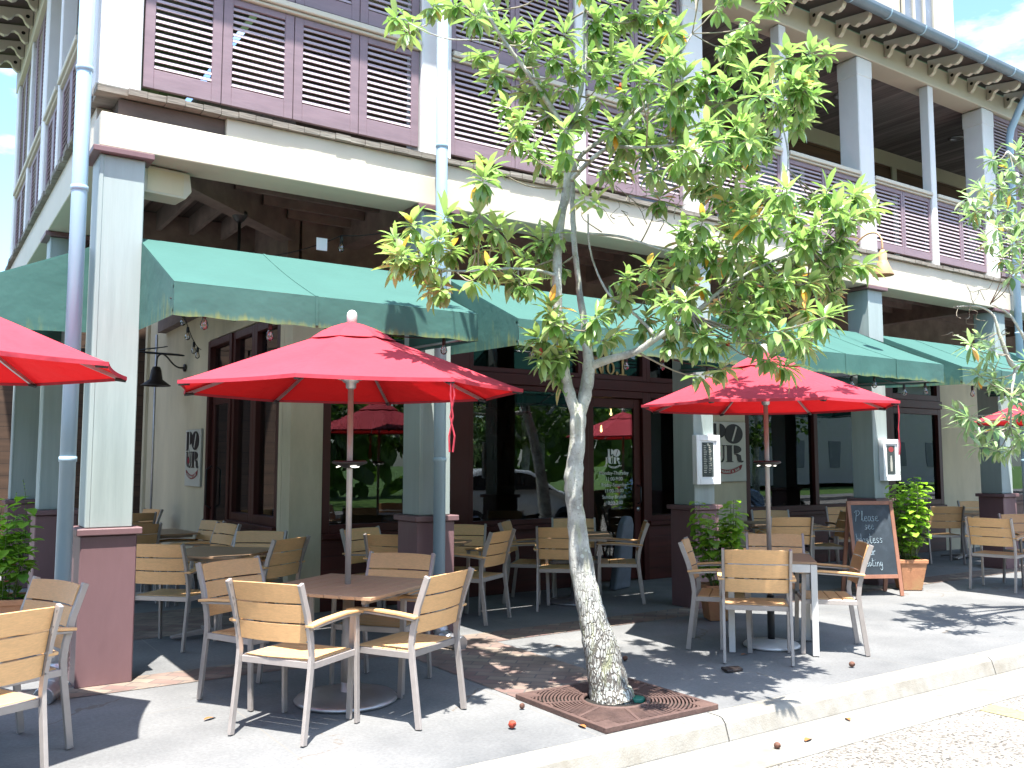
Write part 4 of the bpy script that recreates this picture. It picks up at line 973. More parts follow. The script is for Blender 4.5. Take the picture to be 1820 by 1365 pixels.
# ================================================================== TREES
LEAFV = [(0, 0), (.12, .55), (.35, .95), (.6, 1.0), (.82, .62), (1.0, 0)]
def leaf(b, base, d, up, ln, wd, curl, tint):
    """one folded, curved blade"""
    d = d.normalized(); sd = d.cross(up)
    if sd.length < .05: sd = d.cross(Vector((1, 0, .3)))
    sd.normalize(); nm = sd.cross(d).normalized()
    vs = []; n = len(LEAFV)
    for t, w_ in LEAFV:
        c = base + d * (ln * t) - nm * (curl * ln * t * t)
        vs += [c - sd * (wd * w_ * .5) + nm * (wd * w_ * .16), c, c + sd * (wd * w_ * .5) + nm * (wd * w_ * .16)]
    fs = []
    for i in range(n - 1):
        for k in (0, 1): a = i * 3 + k; fs.append((a, a + 1, a + 4, a + 3))
    b.add(vs, fs, 0, True, [tint] * len(vs))
def rosette(b, c, ax, n, ln, wd, droop=.3, yel=0):
    ax = ax.normalized(); q = ax.cross(Vector((.3, .7, .1))).normalized(); r_ = ax.cross(q)
    for i in range(n):
        t = i / n; a = i * 2.4 + random.uniform(-.25, .25); el = R(72 - 118 * t + random.uniform(-12, 12))
        d = ax * math.sin(el) + (q * math.cos(a) + r_ * math.sin(a)) * math.cos(el)
        d = (d + Vector((0, 0, -1)) * droop * (t + .15) * random.uniform(.6, 1.7)).normalized()
        L_ = ln * random.uniform(.72, 1.15) * (.75 + .35 * math.sin(PI * min(1, t + .25)))
        tint = min(.95, max(0, random.gauss(.58 - .5 * t + yel, .2)))
        if random.random() < .012: tint = 1
        leaf(b, c + d * .008 - ax * (.05 * t), d, Vector((0, 0, 1)) + ax * .3, L_, wd * random.uniform(.8, 1.15), random.uniform(.05, .42), tint)
def near_on(segs, p):
    best = (1e9, None)
    for pts in segs:
        for i in range(len(pts) - 1):
            a, c = pts[i][0], pts[i + 1][0]; ab = c - a; t = max(0, min(1, (p - a).dot(ab) / max(1e-9, ab.length_squared)))
            q = a + ab * t; d = (q - p).length + max(0, q.z - p.z) * .9
            if d < best[0]: best = (d, q, pts[i][1] * (1 - t) + pts[i + 1][1] * t)
    return best
def limb(b, pts, n=10, wob=.0, sub=6):
    """smooth tapering limb; pts = [(Vector, r)]"""
    P_ = [p for p, r in pts]; out = []; rr = []
    for i in range(len(pts) - 1):
        p0 = P_[max(0, i - 1)]; p1 = P_[i]; p2 = P_[i + 1]; p3 = P_[min(len(P_) - 1, i + 2)]
        for k in range(sub):
            t = k / sub
            q = .5 * ((2 * p1) + (p2 - p0) * t + (2 * p0 - 5 * p1 + 4 * p2 - p3) * t * t + (3 * p1 - p0 - 3 * p2 + p3) * t ** 3)
            out.append(q + Vector((random.uniform(-1, 1), random.uniform(-1, 1), 0)) * wob); rr.append((pts[i][1] * (1 - t) + pts[i + 1][1] * t) * (1 + random.uniform(-.05, .05)))
    out.append(P_[-1]); rr.append(pts[-1][1]); b.tube(out, rr, n)
K0 = 5.98
def S(lst): return [(cp(u, v, k), r) for u, v, k, r in lst]
tree = empty('magnolia_tree', (3.84, 4.55, 0), 0, 'young magnolia tree with pale spotted trunk and loose bright green crown in the iron grate', 'tree')
TO = Vector((3.84, 4.55, 0))
random.seed(21)
r1 = lambda px: px / 2 * K0 / FPX * .92
trunk = S([(1093, 1275, K0 - .16, r1(104)), (1090, 1252, K0 - .15, r1(92)), (1083, 1225, K0 - .13, r1(78)), (1069, 1155, K0 - .10, r1(66)), (1054, 1100, K0 - .06, r1(54)), (1041, 1047, K0 - .03, r1(49)), (1031, 990, K0, r1(44)), (1022, 900, K0, r1(33)), (1019, 850, K0, r1(37)), (1025, 800, K0, r1(31)), (1027, 742, K0, r1(31)), (1028, 716, K0 + .01, r1(25))])
sL = S([(1027, 745, K0, r1(24)), (1010, 690, K0 - .02, r1(22)), (1000, 640, K0 - .03, r1(20)), (992, 560, K0 - .02, r1(19)), (990, 480, K0, r1(18)), (995, 400, K0 + .02, r1(18)), (1008, 330, K0 + .03, r1(17)), (1011, 240, K0 + .02, r1(15))])
sR = S([(1027, 745, K0, r1(24)), (1040, 700, K0 + .05, r1(26)), (1046, 650, K0 + .08, r1(24)), (1040, 590, K0 + .14, r1(16)), (1028, 500, K0 + .2, r1(12)), (1020, 420, K0 + .22, r1(11)), (1018, 340, K0 + .22, r1(10)), (1030, 280, K0 + .25, r1(9)), (1090, 235, K0 + .2, r1(8)), (1160, 180, K0 + .1, r1(6)), (1250, 130, K0, r1(4))])
limbs = [sL, sR]
def LB(*a): q = S(a); limbs.append(q); return q
LB((1046, 652, K0 + .08, r1(18)), (1085, 638, K0 + .02, r1(15)), (1130, 625, K0 - .05, r1(14)), (1168, 600, K0 - .12, r1(12)), (1230, 560, K0 - .2, r1(9)), (1290, 510, K0 - .25, r1(7)), (1360, 470, K0 - .25, r1(5)), (1440, 440, K0 - .2, r1(4)))
LB((1168, 600, K0 - .12, r1(9)), (1130, 560, K0, r1(6)), (1080, 520, K0 + .1, r1(5)), (1050, 450, K0 + .15, r1(4)), (1045, 380, K0 + .1, r1(3)))
LB((1011, 245, K0 + .02, r1(13)), (985, 200, K0 - .05, r1(11)), (945, 140, K0 - .1, r1(9)), (905, 85, K0 - .15, r1(7)), (870, 30, K0 - .2, r1(6)), (840, -40, K0 - .2, r1(4)))
LB((1011, 245, K0 + .02, r1(12)), (1030, 170, K0 + .05, r1(10)), (1040, 100, K0 + .08, r1(9)), (1040, 20, K0 + .1, r1(7)), (1060, -80, K0 + .1, r1(5)))
LB((1015, 320, K0 + .02, r1(11)), (1050, 285, K0 - .08, r1(9)), (1085, 262, K0 - .15, r1(8)), (1140, 262, K0 - .22, r1(6)), (1220, 255, K0 - .25, r1(4)), (1310, 240, K0 - .2, r1(3)))
LB((1085, 262, K0 - .15, r1(7)), (1120, 210, K0 - .1, r1(6)), (1160, 170, K0, r1(5)), (1200, 110, K0, r1(4)), (1230, 60, K0, r1(3)))
LB((1046, 415, K0 + .1, r1(5)), (1110, 422, K0, r1(5)), (1180, 445, K0 - .1, r1(4)), (1250, 455, K0 - .15, r1(3)))
LB((990, 490, K0, r1(7)), (950, 480, K0 - .15, r1(6)), (890, 478, K0 - .3, r1(5)), (810, 482, K0 - .4, r1(4)), (745, 470, K0 - .45, r1(3)))
LB((1290, 510, K0 - .25, r1(5)), (1340, 400, K0 - .2, r1(4)), (1400, 300, K0 - .1, r1(3)), (1380, 180, K0, r1(3)))
LB((905, 85, K0 - .15, r1(4)), (870, 72, K0 - .25, r1(3)), (790, 68, K0 - .3, r1(3)), (725, 40, K0 - .3, r1(2)))
b = MB(); limb(b, trunk, 18, .004, 5); limb(b, sL, 12, .003); limb(b, sR, 12, .003)
for q in limbs[2:]: limb(b, q, 8, .002)
tk = b.build('trunk', 'bark', tree); tk.location = -TO
# wound down the lower trunk
b = MB()
def on_bark(u, v):
    return cp(u, v, K0 - .16 - max(0, (v - 1140)) * .0007)
q = [on_bark(u, v) for u, v in ((1072, 1140), (1075, 1158), (1081, 1178), (1086, 1200), (1096, 1222), (1103, 1242), (1108, 1258))]
limb(b, [(p, r_) for p, r_ in zip(q, (.004, .011, .010, .013, .009, .010, .004))], 7, .002, 3); o = b.build('bark_wound', 'wound', tree); o.location = -TO
b = MB(); limb(b, [(p + RGT * .012 - FWD * .002, r_) for p, r_ in zip(q, (.006, .008, .007, .006, .009, .008, .004))], 6, .003, 3); o = b.build('bark_hollow', 'pit', tree); o.location = -TO
CL = '''1530,350 1540,375 1522,340 1500,470 1420,600 1370,640 1470,560 1440,590 705,455 700,425 735,400 712,450 745,470 780,512 765,490 790,388 775,420 800,445 832,402 850,440 880,400 905,430 868,478 905,495 932,462 940,505 960,425 985,408 975,462 860,312 868,290
958,600 985,570 1000,622 985,662 962,640 1010,592 975,545 1090,592 1062,560 1150,560 1195,598 1232,560 1185,535 1255,598 1288,655 1280,615 1322,590 1352,560 1392,588 1330,520 1385,532 1430,552 1445,505 1480,522 1410,462 1462,455 1500,425 1512,385 1485,372 1452,402 1412,380 1352,452 1302,470 1262,442 1242,502 1205,480 1150,470 1212,420 1252,392 1292,402 1332,388 1372,402 1118,490 1110,530 1272,535 1160,500 1395,500 1365,490 1300,545 1240,440
770,12 705,28 735,40 805,12 842,30 872,15 905,55 852,95 882,130 930,168 902,185 925,218 960,150 968,200 988,98 952,48 1002,62 1022,118 1003,232 950,268 918,248 992,300 1008,272 935,110 890,45
1062,28 1105,40 1142,28 1172,18 1092,92 1132,110 1072,132 1112,162 1152,140 1192,100 1202,48 1180,68 1212,140 1172,190 1142,222 1092,222 1122,262 1162,250 1202,212 1222,262 1252,230 1232,170 1262,132 1282,180 1302,102 1322,62 1332,122 1372,118 1402,98 1422,150 1392,172 1352,168 1436,122 1342,212 1382,200 1362,242 1312,222 1272,252 1242,290 1292,292 1322,280 1202,292 1162,302 1102,292 1332,332 1282,332 1232,332 1170,352 1030,200 1050,90
1442,170 1418,205 1440,95 1300,260 1350,350 1400,340 1440,350 1470,340 1500,450 1478,480 1420,430 1380,360 1310,360 1310,430 1220,520 1345,500
800,-60 900,-50 980,-40 1060,-80 1150,-60 1230,-50 1300,-30 1380,0 1120,-160 1000,-150 1240,-150 880,-140'''
b = MB(); tw = MB(); cones = []
for tok in CL.split():
    u, v = map(float, tok.split(','))
    k = K0 + (-.35 if u < 930 and v > 280 else 0) + random.gauss(0, .30)
    if u > 1150: k = K0 + random.gauss(-.08, .38)
    k = max(K0 - .85, min(K0 + .75, k))
    c = cp(u + random.uniform(-4, 4), v + random.uniform(-4, 4), k)
    d, q, rr = near_on(limbs, c)
    up = Vector((random.uniform(-.35, .35), random.uniform(-.35, .35), 1)) + (c - q).normalized() * .9
    mid = q.lerp(c, .55) + Vector((random.uniform(-.05, .05), random.uniform(-.05, .05), -.05 - .05 * d))
    ax = (c - mid).normalized() * .6 + up.normalized() * .5
    limb(tw, [(q, min(rr * .7, .008)), (mid, .0045), (c, .003)], 5, .0, 4)
    n = random.randint(21, 29)
    rosette(b, c, ax, n, random.uniform(.105, .15), random.uniform(.033, .046), .75, .25 if (u > 1020 and u < 1070 and v > 300 and v < 380) else random.uniform(-.1, .1))
    if random.random() < .55:                        # a second tuft lower on the same twig
        c2 = mid.lerp(c, .4) + Vector((random.uniform(-.05, .05), random.uniform(-.05, .05), -.02)); rosette(b, c2, ax, random.randint(9, 14), .14, .046, 1.0)
    if (u > 1150 and v > 330 and random.random() < .6) or (u > 1050 and v < 300 and random.random() < .4):
        c3 = cp(u + random.uniform(-38, 38), v + random.uniform(-32, 32), k + random.uniform(-.2, .25)); limb(tw, [(mid, .0045), (c3, .003)], 5, 0, 3); rosette(b, c3, ax, random.randint(14, 20), random.uniform(.11, .155), .044, .8, random.uniform(-.1, .1))
    if random.random() < .14: cones.append(c + ax.normalized() * .05)
for (u, v) in ((1045, 345), (1060, 355), (1035, 352)): rosette(b, cp(u, v, K0 - .2), Vector((0, 0, 1)), 7, .13, .045, .3, .7)
for i in range(16):                                  # bare dead twigs low in the crown
    u0, v0 = random.uniform(1060, 1200), random.uniform(300, 430); p = cp(u0, v0, K0 + random.uniform(-.2, .3))
    pts = [(p, .004)]
    for j in range(4): p = p + Vector((random.uniform(-.10, .14), random.uniform(-.08, .08), random.uniform(-.06, .12))); pts.append((p, .003 - j * .0005))
    limb(tw, pts, 4, .004, 3)
o = b.build('crown', 'magnolia_leaf', tree, recalc=False, attname='tint'); o.location = -TO
o = tw.build('twigs', 'twig', tree); o.location = -TO
for c in cones[:16]:
    b = MB(); b.lathe(c, [(0, -.02), (.010, -.015), (.014, .0), (.011, .018), (0, .03)], 8); o = b.build('seed_cone', 'red_cone', tree); o.location = -TO

# second tree, at the right edge: narrow leaves, bare twigs
t2 = empty('narrow_leaved_tree', (9.6, 4.5, 0), 0, 'slim tree with narrow leaves and bare twigs at the right edge of the picture', 'tree'); T2O = Vector((9.6, 4.5, 0))
K2 = 8.2; r2 = lambda px: px / 2 * K2 / FPX
lim2 = []
def LB2(*a): q = S(a); lim2.append(q); return q
LB2((1960, 1130, K2 + .8, r2(60)), (1955, 900, K2 + .8, r2(44)), (1945, 700, K2 + .7, r2(38)), (1925, 560, K2 + .6, r2(30)), (1890, 430, K2 + .4, r2(22)), (1840, 330, K2 + .2, r2(12)), (1790, 270, K2, r2(6)))
LB2((1935, 650, K2 + .7, r2(20)), (1860, 660, K2 + .4, r2(13)), (1805, 652, K2 + .1, r2(9)), (1790, 630, K2, r2(8)), (1775, 590, K2, r2(6)), (1765, 560, K2, r2(4)), (1740, 545, K2, r2(3)), (1700, 545, K2, r2(2)))
LB2((1805, 652, K2 + .1, r2(6)), (1798, 700, K2, r2(4)), (1796, 760, K2, r2(4)))
LB2((1860, 660, K2 + .4, r2(8)), (1820, 600, K2, r2(5)), (1795, 560, K2, r2(4)), (1760, 540, K2, r2(2)))
LB2((1925, 560, K2 + .6, r2(12)), (1850, 480, K2 + .2, r2(7)), (1800, 420, K2, r2(5)), (1750, 370, K2 - .1, r2(3)))
b = MB()
for q in lim2: limb(b, q, 10, .003)
o = b.build('trunk', 'bark', t2); o.location = -T2O
CL2 = '''1762,282 1790,300 1812,330 1778,330 1745,335 1722,350 1735,372 1762,365 1790,372 1815,392 1770,402 1800,430 1782,455 1812,470 1822,430 1800,485 1756,430 1830,360 1725,385 1845,300 1860,400 1850,250 1810,268 1790,345 1800,400
1752,640 1738,665 1765,672 1780,690 1800,705 1742,600 1760,618 1725,612 1700,730 1722,742 1742,770 1765,760 1790,745 1812,770 1820,730 1770,800 1796,800 1740,795 1822,690 1830,640 1808,780 1850,760 1860,700 1712,760'''
b = MB(); tw = MB()
for tok in CL2.split():
    u, v = map(float, tok.split(',')); c = cp(u, v, K2 + random.gauss(0, .25))
    d, q, rr = near_on(lim2, c); mid = q.lerp(c, .55) + Vector((random.uniform(-.06, .06), random.uniform(-.05, .05), -.04))
    limb(tw, [(q, .006), (mid, .004), (c, .003)], 5, 0, 3)
    ax = (c - mid).normalized() + Vector((0, 0, .6))
    rosette(b, c, ax, random.randint(13, 20), random.uniform(.13, .17), random.uniform(.032, .046), .4, -.05)
for i in range(12):
    u0, v0 = random.uniform(1700, 1800), random.uniform(520, 600); p = cp(u0, v0, K2 + random.uniform(-.1, .1)); pts = [(p, .004)]
    for j in range(4): p = p + Vector((random.uniform(-.10, .10), random.uniform(-.06, .06), random.uniform(-.03, .10))); pts.append((p, .003 - j * .0005))
    limb(tw, pts, 4, .004, 3)
o = b.build('crown', 'oleander_leaf', t2, recalc=False, attname='tint'); o.location = -T2O
o = tw.build('twigs', 'twig', t2); o.location = -T2O

# iron grate
gr = empty('tree_grate', (3.845, 4.52, 0), 0, 'square rust brown iron grate with curved slots around the magnolia trunk', 'tree grate')
b = MB(); b.box(-.455, .455, -.455, .455, .006, .010); b.build('dark_pit', 'pit', gr)
b = MB(); H_ = .46
for x0, x1, y0, y1 in ((-H_, H_, -H_, -H_ + .03), (-H_, H_, H_ - .03, H_), (-H_, -H_ + .03, -H_ + .03, H_ - .03), (H_ - .03, H_, -H_ + .03, H_ - .03)): b.box(x0, x1, y0, y1, .0, .034)
b.build('grate_frame', 'iron', gr, bevel=.003)
b = MB(); rr = .215
while rr < .62:
    n = int(rr * 2 * PI / .02); wdt = .0125
    for i in range(n):
        a0, a1 = 2 * PI * i / n, 2 * PI * (i + 1) / n
        p = [(r_ * math.cos(a), r_ * math.sin(a)) for r_, a in ((rr, a0), (rr + wdt, a0), (rr + wdt, a1), (rr, a1))]
        if max(abs(q) for w_ in p for q in w_) < H_ - .028:
            b.add([(x, y, .031) for x, y in p] + [(x, y, .012) for x, y in p], [(0, 1, 2, 3), (1, 5, 6, 2), (0, 3, 7, 4)])
    rr += .0235
for k in range(8):
    a = k * PI / 4 + PI / 8; c, s_ = math.cos(a), math.sin(a); L_ = (H_ - .02) / max(abs(c), abs(s_))
    b.sweep([(c * .2, s_ * .2, .0255), (c * L_, s_ * L_, .0255)], .022, .016, (-s_, c, 0))
for k in range(4):
    c = (k % 2 * 2 - 1) * .385; d_ = (k // 2 * 2 - 1) * .385; b.box(c - .05, c + .05, d_ - .05, d_ + .05, .014, .033)
b.build('slotted_plate', 'iron', gr)
b = MB(); b.tube([(.21 * math.cos(a), .21 * math.sin(a), .028) for a in [2 * PI * i / 36 for i in range(37)]], .013, 6, caps=False); b.build('inner_ring', 'iron', gr)
b = MB(); b.lathe((3.995, 4.47, .03), [(0, .006), (.042, .005), (.050, 0), (.050, -.02)], 20); tag(b.build('valve_cap', 'valve_green'), 'round green cap at the foot of the tree trunk', 'valve cap')

# ================================================================== POTS WITH PLANTS
def herb(root, h, n, spread, lsz, seed, mt='herb_leaf', flowers=0, z0=.3):
    random.seed(seed); b = MB(); st = MB(); fl = MB()
    for i in range(n):
        a = random.uniform(0, 2 * PI); rr = spread * math.sqrt(random.random()); hh = h * random.uniform(.45, 1.05)
        p0 = Vector((math.cos(a) * .06, math.sin(a) * .06, z0)); p2 = Vector((math.cos(a) * rr, math.sin(a) * rr, z0 + hh)); p1 = p0.lerp(p2, .5) + Vector((math.cos(a) * .04, math.sin(a) * .04, .03))
        limb(st, [(p0, .005), (p1, .004), (p2, .002)], 5, .004, 4)
        m = max(4, int(hh / .055))
        for j in range(m):
            t = (j + .8) / m; c = p0.lerp(p1, t * 2) if t < .5 else p1.lerp(p2, t * 2 - 1)
            for s_ in range(2 if t > .35 else 1):
                aa = j * 1.6 + s_ * PI + random.uniform(-.4, .4)
                d = Vector((math.cos(aa), math.sin(aa), random.uniform(-.3, .35)))
                c2 = c + d * random.uniform(.01, .035)
                sz = lsz * random.uniform(.6, 1.15) * (1.15 - .5 * abs(t - .6))
                leaf(b, c2, d, Vector((0, 0, 1)), sz, sz * .82, random.uniform(.1, .5), min(.95, max(0, random.gauss(.3 + .35 * t, .22))))
        if random.random() < .25:
            p3 = p2 + Vector((random.uniform(-.03, .03), random.uniform(-.03, .03), random.uniform(.1, .2))); limb(st, [(p2, .002), (p3, .0015)], 4, 0, 3)
            for q in range(6): leaf(b, p2.lerp(p3, q / 6), Vector((random.uniform(-1, 1), random.uniform(-1, 1), .6)), Vector((0, 0, 1)), .018, .012, .1, .8)
        if i < flowers:
            c = p1 + Vector((random.uniform(-.12, .12), random.uniform(-.12, .12), -.05))
            for q in range(6): leaf(fl, c, Vector((math.cos(q), math.sin(q), .4)), Vector((0, 0, 1)), .024, .02, .1, 0)
    b.build('foliage', mt, root, recalc=False, attname='tint'); st.build('stems', 'stem_green', root)
    if flowers: fl.build('flowers', 'flower_pink', root, recalc=False)
def square_pot(x, y, rz, w0, w1, h, label, name='potted_plant', m='terracotta'):
    t = empty(name, (x, y, .006), R(rz), label, 'potted plant')
    b = MB()
    def ring(w_, z): return [(-w_, -w_, z), (w_, -w_, z), (w_, w_, z), (-w_, w_, z)]
    vs = ring(w0, 0) + ring(w1 - .004, h - .05) + ring(w1 + .008, h - .045) + ring(w1 + .01, h) + ring(w1 - .025, h) + ring(w1 - .035, h - .04)
    fs = [(3, 2, 1, 0)]
    for r_ in range(5):
        for k in range(4): fs.append((r_ * 4 + k, r_ * 4 + (k + 1) % 4, (r_ + 1) * 4 + (k + 1) % 4, (r_ + 1) * 4 + k))
    b.add(vs, fs); b.build('clay_pot', m, t, bevel=.006, seg=2)
    b = MB(); b.add(ring(w1 - .034, h - .035), [(0, 1, 2, 3)]); b.build('soil', 'soil', t)
    return t
p = square_pot(6.72, 6.32, -30, .115, .155, .34, 'tall bushy green plant in a square clay pot against the third column'); herb(p, .95, 20, .20, .10, 31, flowers=0)
p = square_pot(10.20, 6.47, -34, .11, .165, .37, 'flowering green plant in an orange clay pot right of the chalkboard'); herb(p, 1.0, 24, .25, .10, 33, flowers=5, z0=.33)
p = square_pot(.74, 8.7, -20, .18, .24, .42, 'green plant in a clay planter at the left edge behind the downspout', 'planter'); herb(p, .85, 14, .20, .11, 35, flowers=4, z0=.36)

# ================================================================== CHALKBOARD
cb = empty('chalkboard_easel', (9.50, 6.52, .006), R(-34 + 6), 'standing chalkboard easel reading Please see Hostess beside the clay pot', 'chalkboard')
tl = R(10); Mf = Matrix.Rotation(-tl, 4, 'X')       # front leaf leans back
def face(a, c, d): return Matrix.Translation((0, -.24, 0)) @ Mf @ Vector((a, d, c))
b = MB()
def fbox(b, x0, x1, z0, z1, d0, d1, mi=0):
    b.add([face(x, z, d) for x in (x0, x1) for d in (d0, d1) for z in (z0, z1)], [(0, 1, 3, 2), (4, 6, 7, 5), (0, 4, 5, 1), (2, 3, 7, 6), (0, 2, 6, 4), (1, 5, 7, 3)], mi)
W_ = .285; HB = 1.10
fbox(b, -W_, -W_ + .045, 0, HB, 0, .022); fbox(b, W_ - .045, W_, 0, HB, 0, .022); fbox(b, -W_ + .045, W_ - .045, HB - .045, HB, 0, .022); fbox(b, -W_ + .045, W_ - .045, .20, .245, 0, .022)
b.build('frame', 'easel_wood', cb, bevel=.003)
b = MB(); fbox(b, -W_ + .04, W_ - .04, .24, HB - .04, .008, .014); bd = b.build('board', 'chalkboard', cb)
b = MB(); Mb = Matrix.Rotation(tl, 4, 'X')
for s_ in (-1, 1): b.sweep([(s_ * (W_ - .022), -.24 + math.sin(tl) * HB, HB * math.cos(tl) - .02), (s_ * (W_ - .022), .16, 0)], .045, .02, (1, 0, 0))
b.sweep([(-W_ + .04, .11, .2), (W_ - .04, .11, .2)], .04, .018, (0, 0, 1)); b.build('rear_legs', 'easel_wood', cb)
GL = {'P': [[(0, 0), (.1, .5), (.15, 1)], [(-.05, .8), (.1, 1), (.4, 1), (.5, .8), (.35, .6), (.1, .52)]],
      'H': [[(0, 1), (.05, .5), (0, 0)], [(.5, 1), (.48, .5), (.52, 0)], [(0, .5), (.3, .56), (.5, .5)]],
      'l': [[(0, .1), (.15, .6), (.2, 1), (.1, 1), (.08, .4), (.15, 0), (.28, .1)]],
      'e': [[(0, .22), (.25, .3), (.22, .5), (.08, .45), (.05, .1), (.18, 0), (.32, .12)]],
      'a': [[(.28, .42), (.1, .5), (0, .2), (.12, 0), (.25, .2), (.28, .45), (.27, .1), (.38, .05)]],
      's': [[(.28, .42), (.12, .5), (.08, .32), (.24, .2), (.2, .02), (.02, .04)]],
      'o': [[(.15, .5), (0, .3), (.08, 0), (.25, .05), (.28, .35), (.15, .5), (.35, .42)]],
      't': [[(.12, .95), (.1, .1), (.2, 0), (.3, .1)], [(-.05, .62), (.3, .66)]],
      'f': [[(.3, .9), (.18, 1), (.12, .6), (.12, -.35)], [(0, .5), (.3, .52)]],
      'r': [[(0, .5), (.05, 0)], [(.05, .35), (.2, .5), (.3, .42)]], 'i': [[(.08, .5), (.1, 0), (.2, .06)], [(.08, .72), (.09, .76)]],
      'n': [[(0, .5), (.03, 0)], [(.03, .3), (.16, .5), (.25, .38), (.26, 0), (.36, .08)]],
      'g': [[(.26, .45), (.08, .5), (.02, .2), (.14, .05), (.26, .3), (.26, .45), (.26, -.3), (.1, -.45), (0, -.25)]],
      'd': [[(.26, .4), (.08, .5), (.0, .2), (.12, 0), (.26, .2)], [(.28, 1), (.27, .1), (.36, 0)]]}
def chalk(word, x0, z0, s, name='chalk_writing', rise=0):
    b = MB(); x = x0
    for i, ch in enumerate(word):
        for st in GL.get(ch, []): b.sweep([face(x + a * s, z0 + rise * (x - x0) + c * s, .0055) for a, c in st], .0065, .002, face(0, 0, 1) - face(0, 0, 0))
        x += s * (.58 if ch in 'PH' else .36 if ch not in 'il' else .28)
    return b.build(name, 'chalk', bd)
chalk('Please', -.20, .86, .125); chalk('see', -.10, .765, .11); chalk('Hostess', -.215, .60, .118, rise=.03); chalk('for', -.10, .47, .10); chalk('seating', -.17, .34, .10)

# ================================================================== SIGNS
def text_mesh(txt, size, extr, fn, name, m, parent, align='CENTER', bold=0.0):
    cu = bpy.data.curves.new('t', 'FONT'); cu.body = txt; cu.size = size; cu.align_x = align; cu.extrude = extr; cu.offset = bold
    o = bpy.data.objects.new('t', cu); col.objects.link(o); bpy.context.view_layer.update()
    dg = bpy.context.evaluated_depsgraph_get(); me = bpy.data.meshes.new_from_object(o.evaluated_get(dg)); bpy.data.objects.remove(o)
    for v in me.vertices: v.co = fn(*v.co)
    me.materials.clear(); me.materials.append(MATS[m]); me.name = name
    q = bpy.data.objects.new(name, me); col.objects.link(q); q.parent = parent
    return q
def ell(cx, cz, rx, rz, n=28, a0=0, a1=2 * PI): return [(cx + rx * math.cos(a0 + (a1 - a0) * i / n), cz + rz * math.sin(a0 + (a1 - a0) * i / n)) for i in range(n if a1 - a0 > 6.2 else n + 1)]
def pour_logo(parent, fn, mk, mb, mr, w=1.0, glass_=True, d=.004):
    """tall fat letters P O / U R over a curved ribbon; unit square fitted by fn(a, c, depth)"""
    B = MB(); F = MB()
    lay = lambda k: (lambda a, c, t: fn(a, c, k * d + t))
    B.prism([(.06, .56), (.06, .95), (.02, .97), (.02, .985), (.20, .985), (.20, .56), (.24, .545), (.24, .53), (.02, .53), (.02, .545)], lay(1), d)      # P stem
    B.prism([(.30, .985)] + ell(.30, .825, .17, .16, 14, PI / 2, -PI / 2) + [(.30, .665)], lay(1), d)                                   # P bowl
    B.prism(ell(.70, .76, .27, .225), lay(1), d)                                                                                       # O
    F.prism([(.63, .60), (.67, .585), (.80, .91), (.76, .935)], lay(2.2), d)                                                           # slot in O
    B.prism([(.04, .50), (.04, .485), (.08, .475), (.08, .25)] + ell(.24, .25, .16, .13, 10, PI, 1.5 * PI) + [(.30, .12), (.30, .16), (.27, .17), (.27, .475), (.30, .485), (.30, .50)], lay(1), d)   # U left
    B.prism([(.36, .50), (.36, .485), (.385, .475), (.385, .22)] + [(.36, .16), (.31, .125), (.31, .11), (.37, .12), (.41, .17), (.42, .24), (.42, .475), (.44, .485), (.44, .50)], lay(1), d)          # U right
    B.prism([(.46, .50), (.46, .485), (.50, .475), (.50, .14), (.46, .13), (.46, .115), (.68, .115), (.68, .13), (.64, .14), (.64, .475), (.66, .50)], lay(1), d)                                        # R stem
    B.prism([(.70, .50)] + ell(.72, .405, .20, .095, 12, PI / 2, -PI / 2) + [(.70, .31)], lay(1), d)                                    # R bowl
    B.prism([(.70, .305), (.80, .31), (.90, .27), (.915, .20), (.92, .15), (.97, .15), (.98, .125), (.93, .105), (.84, .115), (.80, .16), (.79, .24), (.76, .285), (.70, .29)], lay(1.1), d)              # R leg
    B.build('letters', mk, parent); F.build('letter_slot', mb, parent)
    rb = MB(); n = 18; up, lo = [], []
    for i in range(n + 1):
        a = -1 + 2 * i / n; x = .5 + a * .40; z = -.10 + .11 * a * a; up.append((x, z + .045)); lo.append((x, z - .055))
    for i in range(n): rb.prism([lo[i], lo[i + 1], up[i + 1], up[i]], lay(1), d)
    rb.prism([(.08, .0), (.12, -.055), (.12, .05), (.06, .06)], lay(1), d); rb.prism([(.92, .0), (.88, -.055), (.88, .05), (.94, .06)], lay(1), d)
    rb.build('ribbon', mr, parent)
    txt = 'RESTAURANT & BAR'
    for i, ch in enumerate(txt):
        if ch == ' ': continue
        a = (-1 + 2 * (i + .5) / len(txt)) * .86; x = .5 + a * .40; z = -.10 + .11 * a * a; an = math.atan(.22 * a / .40)
        def f2(px, py, pz, x=x, z=z, an=an):
            py -= .03; return fn(x + px * math.cos(an) - py * math.sin(an), z + px * math.sin(an) + py * math.cos(an), 2.4 * d + pz * .5)
        text_mesh(ch, .075, .004, f2, 'ribbon_letter', mb, parent, bold=.001)
    if glass_:
        g = MB(); g.prism(ell(.255, .29, .05, .075, 16), lay(2.4), d); g.build('wine', 'wine_red', parent)
        g = MB(); g.prism([(.25, .13), (.26, .13), (.262, .215), (.248, .215)], lay(2.4), d); g.prism([(.21, .125), (.30, .125), (.30, .135), (.21, .135)], lay(2.5), d); g.prism([(.235, .56), (.262, .56), (.275, .38), (.235, .38)], lay(2.6), d); g.build('glass_stem', mb, parent)
